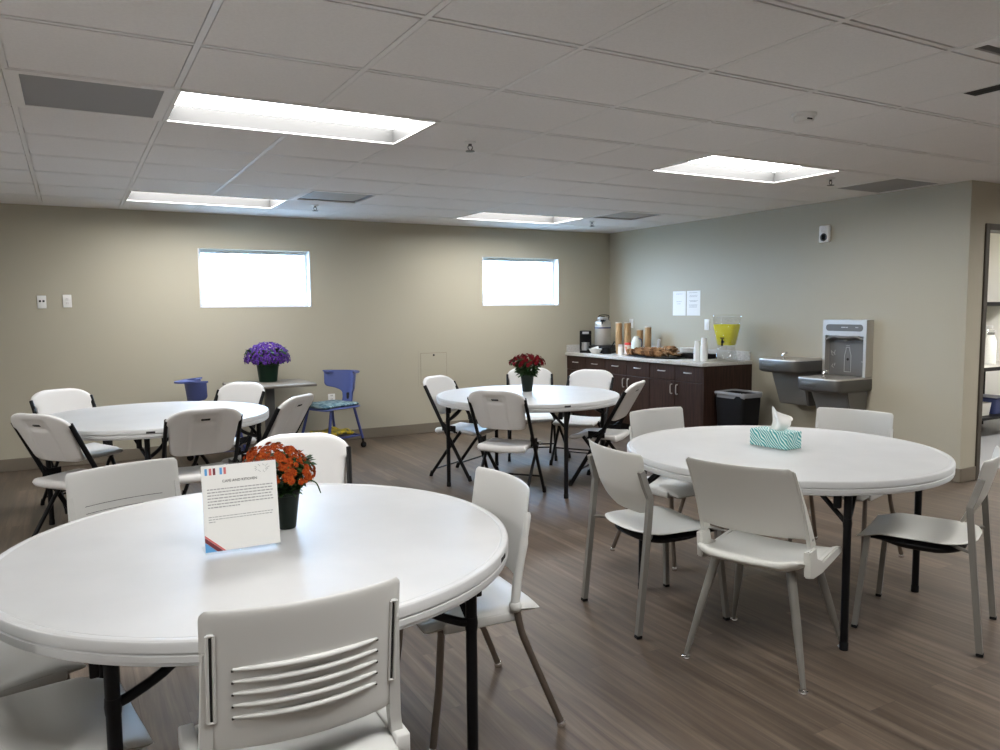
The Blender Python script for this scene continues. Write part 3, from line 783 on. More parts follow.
FC = [(.846, 3.359, 163, 'white folding chair on the far side of the nearest table, behind the orange mum', 'nearest'),
      (.677, 5.303, 4.3, 'white folding chair with its back to the camera at the empty back left table', 'left'),
      (.015, 5.49, -47, 'white folding chair at the empty back left table, nearest the left edge', 'left'),
      (.03, 6.56, 206, 'white folding chair behind the left part of the empty back left table', 'left'),
      (1.0, 6.38, 132, 'white folding chair behind the back left table, before the grey square table', 'left'),
      (1.165, 5.611, 46, 'white folding chair at the right side of the back left table, seen from its edge', 'left'),
      (2.921, 5.116, -50, 'white folding chair at the front of the middle table, its back to the camera', 'middle'),
      (2.975, 5.985, -150, 'white folding chair at the left of the middle table, by the access panel', 'middle'),
      (3.80, 5.12, 35, 'white folding chair at the right of the middle table, seen from its rear edge', 'middle'),
      (3.864, 6.334, 152, 'white folding chair behind the middle table, half hidden by the red mum', 'middle'),
      (4.10, 5.84, 124, 'white folding chair behind the middle table, in front of the dark cabinets', 'middle')]
for i, (x, y, a, lb, g) in enumerate(FC):
    o = fc if i == 0 else copy_tree(fc)
    place(o, x, y, a, lb, 'white folding chairs round the %s table' % g); o['category'] = 'chair'

# ------------------------------------------------------------------ WHITE STACKING CHAIRS WITH BRONZE LEGS
def stacking_chair(louvred):
    root = thing('louvre_back_chair' if louvred else 'plain_back_chair', (0, 0, 0))
    def hw(z):
        w = .217 if louvred else .218
        if z > .825: w -= .012 * ((z - .825) / .017) ** 2
        if z < .56: w *= max(0, 1 - ((.56 - z) / .045) ** 4) ** .25
        return max(w, .05)
    yc = lambda x, z: -.075 - (z - .45) * .14 - .048 * (1 - (x / .222) ** 2)
    mb = MB(); panel(mb, .522, .842, hw, yc, .012, 36, 26, None)
    if louvred:
        for k in range(5):
            z = .596 + k * .0275
            pts = [(x, yc(x, z) - .0060 - .004 * (1 - (x / .16) ** 2), z + .004) for x in [(-.155 + .31 * i / 16) for i in range(17)]]
            mb.tube(pts, [.003 + .0045 * max(0, math.sin(PI * i / 16)) ** .5 for i in range(17)], 8)
            mb.tube([(x, yc(x, z) + .0058, z - .002) for x in [(-.15 + .30 * i / 14) for i in range(15)]], .0013, 4, mi=1)
            for e in (-1, 1): mb.box((e * .156, yc(.156, z) - .0060, z + .001), (.005, .004, .004), mi=1)
    bk = mb.build('backrest', [M['chair_white'], M['dark_slot']], root, angle=55, weld=False)
    for s_ in (-1, 1):
        x = s_ * .197
        if louvred:
            mb = MB()
            for dx in (-.0065, .0065): mb.tube([(x + dx, yc(x, z) - .008, z) for z in (.592, .64, .69, .74, .79)], .004, 6)
            mb.tube([(x - .0065, yc(x, .79) - .008, .79), (x + .0065, yc(x, .79) - .008, .79)], .004, 6); mb.tube([(x - .0065, yc(x, .592) - .008, .592), (x + .0065, yc(x, .592) - .008, .592)], .004, 6)
            q = mb.build('slot_rim', M['chair_white'], bk)
            mb = MB(); mb.tube([(x, yc(x, z) - .0072, z) for z in (.596, .64, .69, .74, .786)], .0028, 6); mb.build('slot', M['dark_slot'], q)
            mb = MB()      # flat side bar that runs from the panel edge down to the square rear corner of the seat
            mb.tube([(s_ * .205, yc(.205, .75), .75), (s_ * .206, yc(.205, .60) + .002, .60), (s_ * .210, -.088, .50), (s_ * .218, -.080, .44)], [.008, .0125, .0135, .0135], sq=True)
            bmesh.ops.bevel(mb.bm, geom=[e for e in mb.bm.edges if e.calc_face_angle(0) > .6], offset=.004, segments=2, affect='EDGES')
            mb.build('upright', M['chair_white'], root, angle=50)
            X, Z0_ = s_ * .228, .42
        else:
            X, Z0_ = s_ * .228, .45
            mb = MB()
            mb.tube(smooth_path([(s_ * .206, yc(.206, .76) - .006, .76), (s_ * .208, yc(.208, .68) - .004, .68), (s_ * .218, -.086, .56), (X, -.070, .47), (X, -.068, .455)], 5), [.008] + [.012] * 5 + [.0155] * 15, 12)
            mb.lathe([(0, -.022), (.013, -.02), (.021, -.008), (.0215, .004), (.017, .016), (0, .021)], 18, (X, -.070, .452), axis='x')
            mb.build('upright', M['chair_white'], root, angle=50)
        mb = MB(); mb.tube(smooth_path([(X, -.074, Z0_), (X, -.088, .375), (s_ * .232, -.115, .30), (s_ * .250, -.232, .018)], 5), .0125, 12)
        lg = mb.build('leg', M['bronze'], root)
        mb = MB(); mb.lathe([(.013, 0), (.015, .004), (.015, .018), (.011, .024)], 16, (s_ * .2505, -.234, 0)); mb.build('glide', M['chrome'], lg)
        mb = MB(); mb.tube([(s_ * .195, .185, .405), (s_ * .200, .20, .20), (s_ * .206, .225, .018)], .0125, 12)
        lg = mb.build('leg', M['bronze'], root)
        mb = MB(); mb.lathe([(.013, 0), (.015, .004), (.015, .018), (.011, .024)], 16, (s_ * .2063, .226, 0)); mb.build('glide', M['chrome'], lg)
    hs = lambda y: .205 + .018 * sstep(-.16, 0, y) - .02 * sstep(.14, .245, y)
    zc = lambda x, y: .452 - .016 * (1 - (x / .225) ** 2) * sstep(-.16, .02, y) - .022 * sstep(.13, .25, y) - .012 * sstep(-.08, -.17, y)
    mb = MB(); slab(mb, -.175, .245, hs, zc, lambda x, y: .020 + .02 * clamp((abs(x) - .12) / .1), 26, 24)
    for s_ in (-1, 1):
        if louvred:
            mb.box((s_ * .222, .03, .430), (.036, .30, .050), bev=.005)
        else: mb.box((s_ * .213, .05, .415), (.022, .27, .036), bev=.008)
    mb.build('seat', M['chair_white'], root, angle=55, weld=False)
    return root
LC = [(1, .414, 1.745, -1.0, 'white chair with louvred back at the front of the nearest table, cut off below'),
      (1, .20, 3.23, 200, 'white chair with a slit in its back, far left of the nearest table'),
      (0, 1.200, 2.402, 87, 'white chair with bronze legs at the right side of the nearest table'),
      (0, -.31, 2.60, -68, 'white chair pushed under the left of the nearest table, only its seat edge showing'),
      (0, -.145, 2.13, -82, 'white chair at the lower left corner, its seat showing below the nearest table'),
      (0, 3.828, 2.849, 105, 'white chair behind the right table, in front of the water fountain'),
      (0, 3.034, 3.395, 184, 'white chair behind the left part of the right table, by the cabinets')]
first = {}
for l, x, y, a, lb in LC:
    if l not in first: first[l] = o = stacking_chair(bool(l))
    else: o = copy_tree(first[l])
    place(o, x, y, a, lb, 'white louvre backed chairs' if l else 'white plain backed chairs with bronze legs'); o['category'] = 'chair'

# ------------------------------------------------------------------ SHELL CHAIR WITH TAPERED LEGS
def shell_chair():
    root = thing('shell_chair', (0, 0, 0))
    ybk = lambda z: -.165 - (z - .565) * .40 - .05 * ((z - .565) / .3) ** 2
    def hw(z):
        w = lerp(.216, .206, clamp((z - .56) / .3))
        if z > .845: w -= .010 * ((z - .845) / .017) ** 2
        return w
    yc = lambda x, z: ybk(z) - .050 * (1 - (x / .215) ** 2)
    mb = MB(); panel(mb, .563, .862, hw, yc, .014, 34, 24)
    bk = mb.build('backrest', M['chair_grey'], root, angle=55)
    for s_ in (-1, 1):
        mb = MB()
        zs = [.852, .80, .74, .68, .62, .565, .525]
        A, B, X0, X1 = [], [], [], []
        for z in zs:
            y = ybk(max(z, .565)) + (.0 if z >= .565 else .016); wd = interp([.525, .70, .852], [.060, .026, .004], z); h_ = lerp(.218, .208, clamp((z - .525) / .33))
            A.append((y - .0065, z)); B.append((y + wd, z)); X0.append(h_ - .010); X1.append(h_ + .006)
        ol = [(y, z) for y, z in A] + [(y, z) for y, z in B[::-1]]; X0 += X0[::-1]; X1 += X1[::-1]
        va = [mb.bm.verts.new((s_ * x, y, z)) for x, (y, z) in zip(X0, ol)]; vb = [mb.bm.verts.new((s_ * x, y, z)) for x, (y, z) in zip(X1, ol)]
        n = len(ol); k = len(zs)
        for i in range(n): mb.bm.faces.new((va[i], va[(i + 1) % n], vb[(i + 1) % n], vb[i]))
        for v in (va, vb):
            for i in range(k - 1): mb.bm.faces.new((v[i], v[i + 1], v[n - 2 - i], v[n - 1 - i]))
        bmesh.ops.recalc_face_normals(mb.bm, faces=mb.bm.faces)
        bmesh.ops.bevel(mb.bm, geom=[e for e in mb.bm.edges if e.calc_face_angle(0) > .6], offset=.004, segments=2, affect='EDGES')
        q = mb.build('side_rail', M['chair_grey'], bk)
        mb = MB(); mb.lathe([(.005, 0), (.005, s_ * .001), (0, s_ * .001)], 12, (s_ * .2235, -.135, .556), axis='x'); mb.build('screw_cap', M['panel_dark'], q)
        # bracket joining back rail and seat
        mb = MB(); pr = [(-.185, .522), (-.105, .522), (-.085, .47), (-.02, .445), (.16, .455), (.235, .440), (.235, .415), (.12, .405), (-.03, .395), (-.12, .400), (-.175, .415)]
        va = [mb.bm.verts.new((s_ * .205, y, z)) for y, z in pr]; vb = [mb.bm.verts.new((s_ * .230, y, z)) for y, z in pr]; n = len(pr)
        mb.bm.faces.new(va); mb.bm.faces.new(vb[::-1])
        for i in range(n): mb.bm.faces.new((va[i], vb[i], vb[(i + 1) % n], va[(i + 1) % n]))
        bmesh.ops.recalc_face_normals(mb.bm, faces=mb.bm.faces)
        bmesh.ops.bevel(mb.bm, geom=[e for e in mb.bm.edges if e.calc_face_angle(0) > .6], offset=.005, segments=2, affect='EDGES')
        bmesh.ops.triangulate(mb.bm, faces=[f for f in mb.bm.faces if len(f.verts) > 4])
        mb.build('seat_bracket', M['chair_grey'], root)
        for sy in (-1, 1):
            t = Vector((s_ * .150, sy * .135 - .02, .43)); f = Vector((s_ * .238, sy * .248, .016))
            mb = MB(); mb.tube([t, t.lerp(f, .5), f], [.0185, .0165, .0095], 14); lg = mb.build('leg', M['grey_metal'], root)
            mb = MB(); mb.lathe([(.017, 0), (.019, .003), (.018, .007), (.007, .011), (.007, .024)], 18, (f.x, f.y, 0)); mb.build('glide', M['chrome'], lg)
    def hs(y):
        if y < -.16: return .212 * max(0, 1 - ((-.16 - y) / .118) ** 3.2) ** .31 + .002
        return .212
    zc = lambda x, y: .455 - .012 * (1 - (x / .22) ** 2) + .046 * sstep(-.14, -.275, y) - .020 * sstep(.14, .245, y) + .02 * clamp((abs(x) - .15) / .06) * sstep(-.05, -.2, y)
    th = lambda x, y: .014 + .030 * sstep(-.10, -.26, y)
    mb = MB(); slab(mb, -.277, .245, hs, zc, th, 30, 34); mb.build('seat', M['chair_grey'], root, angle=60)
    return root
o = place(shell_chair(), 2.479, 2.192, 291.5 - 360, 'pale grey shell chair with tapered legs at the front of the right table'); o['category'] = 'chair'

# ------------------------------------------------------------------ GREY FRAME STACKING CHAIRS
def frame_chair():
    root = thing('grey_frame_chair', (0, 0, 0))
    ybk = lambda z: interp([.52, .56, .62, .70, .82], [-.112, -.140, -.172, -.196, -.228], z)
    def hw(z):
        w = lerp(.185, .232, sstep(.56, .80, z))
        if z < .60: w *= max(0, 1 - ((.60 - z) / .092) ** 2.6) ** (1 / 2.6)
        if z > .80: w -= .010 * ((z - .80) / .012) ** 2
        return max(w, .07)
    yc = lambda x, z: ybk(z) - .040 * (1 - (x / .232) ** 2)
    mb = MB(); panel(mb, .514, .812, hw, yc, .013, 34, 26); mb.build('backrest', M['chair_grey'], root, angle=60)
    for s_ in (-1, 1):
        mb = MB(); mb.tube([(s_ * .240, -.243, .012), (s_ * .238, -.205, .40), (s_ * .236, -.186, .615), (s_ * .226, -.202, .665), (s_ * .219, -.222, .735)], [.0125, .0125, .0125, .013, .013], sq=True)
        lg = mb.build('leg', M['grey_metal'], root, smooth=False)
        MB().box((s_ * .240, -.244, .008), (.028, .028, .016), bev=.003, seg=1).build('foot_cap', M['black_plastic'], lg)
        mb = MB(); mb.tube([(s_ * .236, .240, .012), (s_ * .205, .205, .42)], .0115, sq=True); lg = mb.build('leg', M['grey_metal'], root, smooth=False)
        MB().box((s_ * .236, .240, .008), (.026, .026, .016), bev=.003, seg=1).build('foot_cap', M['black_plastic'], lg)
        mb = MB(); mb.tube([(s_ * .237, -.20, .428), (s_ * .19, -.15, .426), (s_ * .13, -.10, .425)], .008, 8); mb.build('seat_rod', M['grey_metal'], root)
    def hs(y): return .218 * (max(0, 1 - ((-.06 - y) / .145) ** 2.6) ** (1 / 2.6) if y < -.06 else 1) + .002
    zc = lambda x, y: .448 - .010 * (1 - (x / .22) ** 2) - .024 * sstep(.14, .25, y) + .010 * sstep(-.1, -.2, y)
    mb = MB(); slab(mb, -.203, .25, hs, zc, .014, 28, 28); mb.build('seat', M['chair_grey'], root, angle=60)
    def hs2(y): return .185 * (max(0, 1 - ((-.04 - y) / .122) ** 2.6) ** (1 / 2.6) if y < -.04 else 1) + .002
    mb = MB(); slab(mb, -.16, .215, hs2, lambda x, y: .431 - .012 * (1 - (x / .2) ** 2) - .012 * sstep(.14, .25, y), lambda x, y: .050 - .030 * sstep(.05, .22, y) - .012 * sstep(-.05, -.15, y), 20, 20); mb.build('seat_pan', M['black_plastic'], root, angle=60)
    return root
gc = frame_chair()
place(gc, 2.378, 2.781, 264, 'pale chair with square grey metal frame at the left of the right table', 'grey framed chairs')['category'] = 'chair'
place(copy_tree(gc), 3.338, 2.041, 22.8, 'pale chair with square grey metal frame at the right edge of the view', 'grey framed chairs')['category'] = 'chair'

# ------------------------------------------------------------------ GREY SQUARE TABLE AND BLUE CHAIRS
t = thing('pedestal_table', (1.69, 7.76, 0), 0, 'grey square pedestal table against the back wall, holding the purple mum', 'table')
mb = MB(); mb.box((0, 0, .722), (.78, .66, .026), bev=.006); mb.build('tabletop', M['table_grey'], t)
mb = MB(); mb.box((0, 0, .37), (.085, .085, .69), bev=.006); mb.box((0, 0, .702), (.38, .38, .012), bev=.003, seg=1); mb.build('column', M['panel_dark'], t)
mb = MB(); mb.box((0, 0, .018), (.50, .06, .03), bev=.006); mb.box((0, 0, .018), (.06, .50, .03), bev=.006); mb.build('base', M['panel_dark'], t)

def blue_chair(cushion):
    root = thing('rolling_chair', (0, 0, 0))
    # T shaped back: narrow stem widening to a broad band that wraps forward, with a ledge turned backwards
    def hw(z): return interp([.44, .52, .58, .612, .635, .66, .80], [.085, .075, .085, .13, .215, .235, .245], z)
    ybk = lambda z: -.225 - (z - .44) * .13
    yc = lambda x, z: ybk(z) + .17 * (abs(x) / .25) ** 2
    mb = MB(); panel(mb, .44, .80, hw, yc, .022, 34, 34, p=16)
    bk = mb.build('backrest', M['blue'], root, angle=55)
    mb = MB(); mb.box((0, ybk(.53), .535), (.045, .032, .075), bev=.010)
    mb.build('grip_slot', M['dark_slot'], bk, weld=False)
    mb = MB(); n_ = 24; yl = lambda x: ybk(.80) + .17 * (abs(x) / .25) ** 2
    def lt(dz): return lambda u, v: (( 2 * u - 1) * .247 * (1 - .25 * v * v), yl((2 * u - 1) * .247) + .012 - (.022 + .085 * max(0, 1 - (2 * u - 1) ** 2) ** .4) * v, .803 + dz - .012 * v * v)
    mb.shell(lt(.007), lt(-.008), n_, 8); mb.build('back_ledge', M['blue'], root, angle=55)
    hs = lambda y: .225 * max(0, 1 - (abs(y) / .262) ** 5) ** .2 + .002
    mb = MB(); slab(mb, -.24, .24, hs, lambda x, y: .455 - .01 * sstep(.1, .24, y), .028, 22, 22); mb.build('seat', M['blue'], root, angle=60)
    hs3 = lambda y: .215 * max(0, 1 - (abs(y) / .252) ** 5) ** .2 + .002
    mb = MB(); slab(mb, -.225, .235, hs3, lambda x, y: .487 - .012 * sstep(.1, .24, y), .035, 22, 22); mb.build('seat_cushion', M['teal_fabric'], root, angle=60)
    for s_ in (-1, 1):
        for sy in (-1, 1):
            mb = MB(); mb.tube([(s_ * .185, sy * .15, .435), (s_ * .225, sy * .225, .10)], .015, 10); lg = mb.build('leg', M['blue_frame'], root)
            mb = MB(); mb.lathe([(0, -.014), (.028, -.014), (.032, -.008), (.032, .008), (.028, .014), (0, .014)], 20, (s_ * .225, sy * .235, .032), axis='x'); mb.tube([(s_ * .225, sy * .225, .10), (s_ * .225, sy * .232, .045)], .011, 8)
            mb.build('caster', M['black_plastic'], lg)
    mb = MB()
    pts = [(-.215, -.205, .135), (.215, -.205, .135), (.215, .205, .135), (-.215, .205, .135), (-.215, -.205, .135)]
    mb.tube(pts, .009, 8)
    for k in range(5): mb.tube([(-.215, -.15 + k * .075, .133), (.215, -.15 + k * .075, .133)], .005, 6)
    mb.build('book_rack', M['blue_frame'], root)
    if cushion: pass
    return root
b1 = blue_chair(True)
place(b1, 2.345, 7.87, 112, 'blue rolling chair with a teal seat, right of the grey square table', 'blue rolling chairs')['category'] = 'chair'
b2 = place(copy_tree(b1), 1.18, 7.70, -92, 'blue rolling chair behind the back left table, only its back ledge showing', 'blue rolling chairs'); b2['category'] = 'chair'
o = thing('folded_cloth', (2.345, 7.87, .143), R(112), 'yellow and dark patterned bundle on the rack under the blue chair', 'cloth')
mb = MB(); slab(mb, -.18, .17, lambda y: .16 + .01 * math.sin(y * 40), lambda x, y: .05 + .010 * math.sin(x * 30 + y * 20), .045, 24, 24); mb.build('bundle', M['yellow'], o, angle=60)

# ------------------------------------------------------------------ POTTED MUMS
def bloom_mesh(name, r, m, rings=3, n=11):
    mb = MB()
    for k in range(rings):
        rr = r * (1 - .26 * k); el = R(12 + 24 * k)
        for j in range(n - k):
            a = 2 * PI * (j + .5 * (k % 2)) / (n - k) + random.uniform(-.1, .1)
            d = Vector((math.cos(a) * math.cos(el), math.sin(a) * math.cos(el), math.sin(el))); s_ = Vector((-math.sin(a), math.cos(a), 0)); w = rr * .20
            up = Vector((0, 0, rr * .10))
            p0 = d * rr * .12 + Vector((0, 0, r * .06 * k)); p1 = d * rr * .6 + up; p2 = d * rr + Vector((0, 0, -.06 * rr))
            v = [mb.bm.verts.new(q) for q in (p0 - s_ * w * .4, p0 + s_ * w * .4, p1 - s_ * w, p1 + s_ * w, p2)]
            mb.bm.faces.new((v[0], v[1], v[3], v[2])); mb.bm.faces.new((v[2], v[3], v[4]))
    mb.lathe([(r * .28, .0), (r * .30, r * .25), (r * .16, r * .45), (0, r * .5)], 9)
    return mb.mesh(name, m, weld=False, recalc=False, angle=70)
def leaf_blob(cx, cy, z0, z1, rx, n, size, seed, cone=1.0):
    rd = random.Random(seed); mb = MB()
    for i in range(n):
        u = rd.random(); a = rd.uniform(0, 2 * PI)
        rad = rx * (cone + (1 - cone) * u) * math.sqrt(rd.uniform(.05, 1)); z = lerp(z0, z1, u)
        p = Vector((cx + rad * math.cos(a), cy + rad * math.sin(a), z))
        d = Vector((math.cos(a) * 1.0, math.sin(a) * 1.0, rd.uniform(-.5, .7))).normalized(); s_ = d.cross(Vector((rd.uniform(-.4, .4), rd.uniform(-.4, .4), 1))).normalized(); nrm = s_.cross(d)
        L_ = size * rd.uniform(.7, 1.3); w = L_ * .30
        o_ = [p, p + d * L_ * .3 - s_ * w, p + d * L_ * .45 - s_ * w * .55, p + d * L_ * .65 - s_ * w * .9, p + d * L_ - nrm * L_ * .15, p + d * L_ * .65 + s_ * w * .9, p + d * L_ * .45 + s_ * w * .55, p + d * L_ * .3 + s_ * w]
        mid = mb.bm.verts.new(p + d * L_ * .5 - nrm * L_ * .06); v = [mb.bm.verts.new(q) for q in o_]
        for k in range(8): mb.bm.faces.new((v[k], v[(k + 1) % 8], mid))
    return mb
def mum(name, loc, label, cat, pot_r0, pot_r1, pot_h, dome_r, dome_z0, dome_h, bloom_r, nb, pm, fm, off=(0, 0), seed=1, stuff=0, leafn=260, skew=0):
    root = thing(name, loc, 0, label, cat)
    mb = MB(); mb.lathe([(0, 0), (pot_r0 * .95, 0), (pot_r0, .004), (pot_r1 * .97, pot_h * .86), (pot_r1 * 1.03, pot_h * .87), (pot_r1 * 1.05, pot_h), (pot_r1 * .98, pot_h), (pot_r1 * .93, pot_h * .9)], 40, caps=False)
    pot = mb.build('pot', pm, root)
    mb = MB(); mb.lathe([(0, pot_h * .9), (pot_r1 * .94, pot_h * .88)], 24, caps=False); mb.build('soil', M['soil'], pot)
    rd = random.Random(seed); ox, oy = off
    mb = leaf_blob(ox * .6, oy * .6, pot_h * .95, dome_z0 + dome_h * .55, dome_r * .80, leafn, dome_r * .30, seed, cone=.45)
    mb.build('foliage', M['leaf'], root, weld=False, recalc=False, angle=80)
    mb = MB()
    for k in range(14):
        a = rd.uniform(0, 2 * PI); q = rd.uniform(.2, .75) * dome_r
        mb.tube(smooth_path([(rd.uniform(-.3, .3) * pot_r1, rd.uniform(-.3, .3) * pot_r1, pot_h * .88), (ox * .5 + q * .5 * math.cos(a), oy * .5 + q * .5 * math.sin(a), lerp(pot_h, dome_z0, .8)), (ox + q * math.cos(a), oy + q * math.sin(a), dome_z0 + dome_h * .5)], 4), .0022 + dome_r * .006, 6)
    mb.build('stems', M['stem'], root)
    bm_ = [bloom_mesh('bloom', bloom_r, fm), bloom_mesh('bloom', bloom_r * .9, fm, 3, 10), bloom_mesh('bloom', bloom_r * .75, fm, 3, 9)]
    total = nb + stuff; pts = []
    for i in range(total):
        f = (i + .5) / total; ph = math.acos(1 - f * 1.12) if f * 1.12 < 2 else PI; th_ = i * 2.399963 + rd.uniform(-.25, .25)
        ph = min(ph, R(112)); rr = rd.uniform(.90, 1.04)
        d = Vector((math.sin(ph) * math.cos(th_), math.sin(ph) * math.sin(th_), math.cos(ph)))
        p = Vector((ox + dome_r * rr * d.x, oy + dome_r * rr * d.y, dome_z0 + dome_h * rr * d.z + skew * d.x))
        pts.append((p, d))
    cam = Vector((-root.location.x, -root.location.y, 1.45 - root.location.z)).normalized()
    pts.sort(key=lambda q: -q[1].dot(cam))
    extra = MB()
    for i, (p, d) in enumerate(pts):
        q = d.to_track_quat('Z', 'Y').to_euler(); q.rotate_axis('Z', rd.uniform(0, 6))
        q.x += rd.uniform(-.3, .3); q.y += rd.uniform(-.3, .3)
        if i < nb:
            b = link('bloom', rd.choice(bm_), root); b.location = p; b.rotation_euler = q
        else:
            n0 = len(extra.bm.verts); extra.bm.from_mesh(bm_[1]); extra.bm.verts.ensure_lookup_table()
            mx = Matrix.Translation(p) @ q.to_matrix().to_4x4()
            for v in extra.bm.verts[n0:]: v.co = mx @ v.co
    if stuff: extra.build('bloom_mass', fm, root, weld=False, recalc=False, angle=70)['kind'] = 'stuff'
    else: extra.bm.free()
    return root
mum('potted_mum', (.588, 2.512, .737), 'orange chrysanthemum in a small dark pot behind the sign on the nearest table', 'potted plant', .031, .045, .128, .110, .185, .090, .0155, 100, M['pot_black'], M['orange'], off=(-.018, 0), seed=4, stuff=110, leafn=520, skew=-.02)
mum('potted_mum', (3.41, 5.655, .737), 'dark red chrysanthemum in a black pot on the middle table', 'potted plant', .042, .058, .150, .150, .240, .078, .022, 90, M['pot_black'], M['burgundy'], seed=9, leafn=560)
mum('potted_mum', (1.72, 7.93, .735), 'purple chrysanthemum in a dark green pot on the grey square table', 'potted plant', .088, .112, .20,   .222, .215, .178, .0165, 100, M['pot_green'], M['purple'], seed=12, stuff=620, leafn=500)
# one long drooping leaf on the orange mum
for o in [x for x in COL.objects if x.name == 'potted_mum']:
    mb = MB(); P = smooth_path([(.03, -.02, .12), (.06, -.045, .155), (.085, -.06, .15), (.098, -.066, .115)], 5)
    mb.tube(P, [.002] + [.006] * (len(P) - 3) + [.004, .001], 6, ry=.0015); mb.build('drooping_leaf', M['leaf'], o)

# ------------------------------------------------------------------ SIGN
sg = thing('sign_holder', (.419, 2.335, .737), R(-1), 'clear acrylic holder with a printed sheet titled cafe and kitchen, on the nearest table', 'sign')
tilt = Matrix.Rotation(R(-8), 4, 'X')
mb = MB(); mb.b2((-.109, .0022, .004), (.109, .0042, .262)); mb.xf(tilt)
mb.b2((-.109, -.003, 0), (.109, .085, .002)); mb.build('acrylic_stand', M['acrylic'], sg, smooth=False, weld=False)
mb = MB(); mb.b2((-.1075, .0004, .006), (.1075, .0018, .258)); mb.xf(tilt); sh = mb.build('printed_sheet', M['paper'], sg, smooth=False)
def sheet_box(mb, x0, z0, x1, z1, mi=0): mb.b2((x0, -.0003, z0), (x1, .0006, z1), mi=mi)
mb = MB()
for x, mi in ((-.098, 0), (-.086, 1), (-.075, 2), (-.056, 0), (-.045, 1)): sheet_box(mb, x, .230, x + .007, .250, mi)
mb.xf(tilt); mb.build('colour_bars', [M['blue_ink'], M['red_ink'], M['maroon_ink']], sh, smooth=False, weld=False)
mb = MB()
def tri(pts, mi):
    v = [mb.bm.verts.new((x, -.0003, z)) for x, z in pts]; w = [mb.bm.verts.new((x, .0006, z)) for x, z in pts]; n = len(v)
    f = [mb.bm.faces.new(v), mb.bm.faces.new(w[::-1])] + [mb.bm.faces.new((v[i], w[i], w[(i + 1) % n], v[(i + 1) % n])) for i in range(n)]
    for q in f: q.material_index = mi
tri([(-.1074, .0062), (-.075, .0062), (-.1074, .036)], 0); tri([(-.0745, .0062), (-.058, .0062), (-.1074, .050), (-.1074, .0365)], 1); tri([(-.0575, .0062), (-.050, .0062), (-.1074, .057), (-.1074, .0505)], 2)
mb.xf(tilt); mb.build('corner_stripes', [M['blue_ink'], M['maroon_ink'], M['red_ink']], sh, smooth=False, recalc=True)
mb = MB(); rd = random.Random(3)
def para(z, rows, dz, x0, x1, h, last):
    for k in range(rows):
        x = x0; xe = x1 if k < rows - 1 else x0 + (x1 - x0) * last
        while x < xe - .004:
            l = rd.uniform(.004, .012); sheet_box(mb, x, z, min(x + l, xe), z + h); x += l + .0022
        z -= dz
para(.186, 7, .0088, -.094, .094, .0032, .48)
para(.106, 3, .0072, -.094, .094, .0022, .13)
mb.xf(tilt); mb.build('print_lines', M['ink_light'], sh, smooth=False, weld=False)['kind'] = 'stuff'
mb = MB()
for a in range(9):
    an = a * .7; c_ = (.066 + .016 * math.cos(an), .238 + .010 * math.sin(an)); mb.tube([(c_[0] - .006 * math.cos(an * 2), 0, c_[1] - .004), (c_[0], 0, c_[1]), (c_[0] + .007 * math.cos(an), 0, c_[1] + .003)], .0006, 4)
mb.xf(tilt); mb.build('faint_sketch_mark', M['ink_light'], sh)
cu = bpy.data.curves.new('title', 'FONT'); cu.body = 'CAFE AND KITCHEN'; cu.size = .0108; cu.align_x = 'CENTER'; cu.extrude = .0002; cu.materials.append(M['ink'])
tmp = bpy.data.objects.new('tmp', cu); me = bpy.data.meshes.new_from_object(tmp); bpy.data.objects.remove(tmp)
o = link('title_lettering', me, sh); o.matrix_local = tilt @ Matrix.Translation((0, -.0004, .206)) @ Matrix.Rotation(R(90), 4, 'X')

# ------------------------------------------------------------------ TISSUE BOX
tb = thing('tissue_box', (3.112, 2.715, .737), R(-86), 'teal tissue box with white wave pattern on the right table', 'tissue box')
mb = MB(); mb.box((0, 0, .042), (.225, .115, .084), bev=.002, seg=1); mb.build('carton', M['teal_box'], tb, smooth=False)
mb = MB()
def ts(u, v):
    x = (u - .5) * lerp(.085, .125, v) + .050 * v + .012 * math.sin(v * 5); z = .080 + .105 * v - .030 * v * v * (u - .3) * 2
    y = .018 * math.sin(u * 7 + v * 2) * (.4 + v) - .02 * v + .03 * v * v * math.sin(u * 3)
    return Vector((x, y, z))
mb.shell(lambda u, v: ts(u, v), lambda u, v: ts(u, v) + Vector((0, .0015, 0)), 22, 18); mb.build('tissue', M['tissue'], tb, angle=80)

# ------------------------------------------------------------------ TRASH BIN
tr = thing('trash_bin', (5.83, 5.565, 0), R(3), 'black rectangular trash bin with a folded over bag beside the cabinets', 'trash bin')
mb = MB(); n = 4
def frus(mb, a0, b0, z0, a1, b1, z1, mi=0, r=.03):
    A = [mb.bm.verts.new((x, y, z0)) for x, y in rrect(a0, b0, r, 5)]; B = [mb.bm.verts.new((x, y, z1)) for x, y in rrect(a1, b1, r, 5)]
    for i in range(len(A)): mb.bm.faces.new((A[i], A[(i + 1) % len(A)], B[(i + 1) % len(B)], B[i]))
    return A, B
A, B = frus(mb, .24, .30, 0, .29, .36, .585); mb.bm.faces.new(A[::-1])
A2, B2 = frus(mb, .275, .345, .585, .23, .29, .02); mb.bm.faces.new(B2)
for i in range(len(B)): mb.bm.faces.new((B[i], B[(i + 1) % len(B)], A2[(i + 1) % len(B)], A2[i]))
mb.build('bin', M['black_plastic'], tr)
mb = MB(); rd = random.Random(8)
base = rrect(.30, .37, .035, 8); N_ = len(base)
rows = [(.955, .54), (.965, .592), (1.0, .600), (1.028, .592), (1.032, .578), (1.026, .562)]
rr_ = []
for k, (s_, z) in enumerate(rows): rr_.append([mb.bm.verts.new((x * (s_ + rd.uniform(-.008, .010)), y * (s_ + rd.uniform(-.006, .008)), z + rd.uniform(-.006, .006) - (.02 * math.sin(i * .33) if k > 4 else 0))) for i, (x, y) in enumerate(base)])
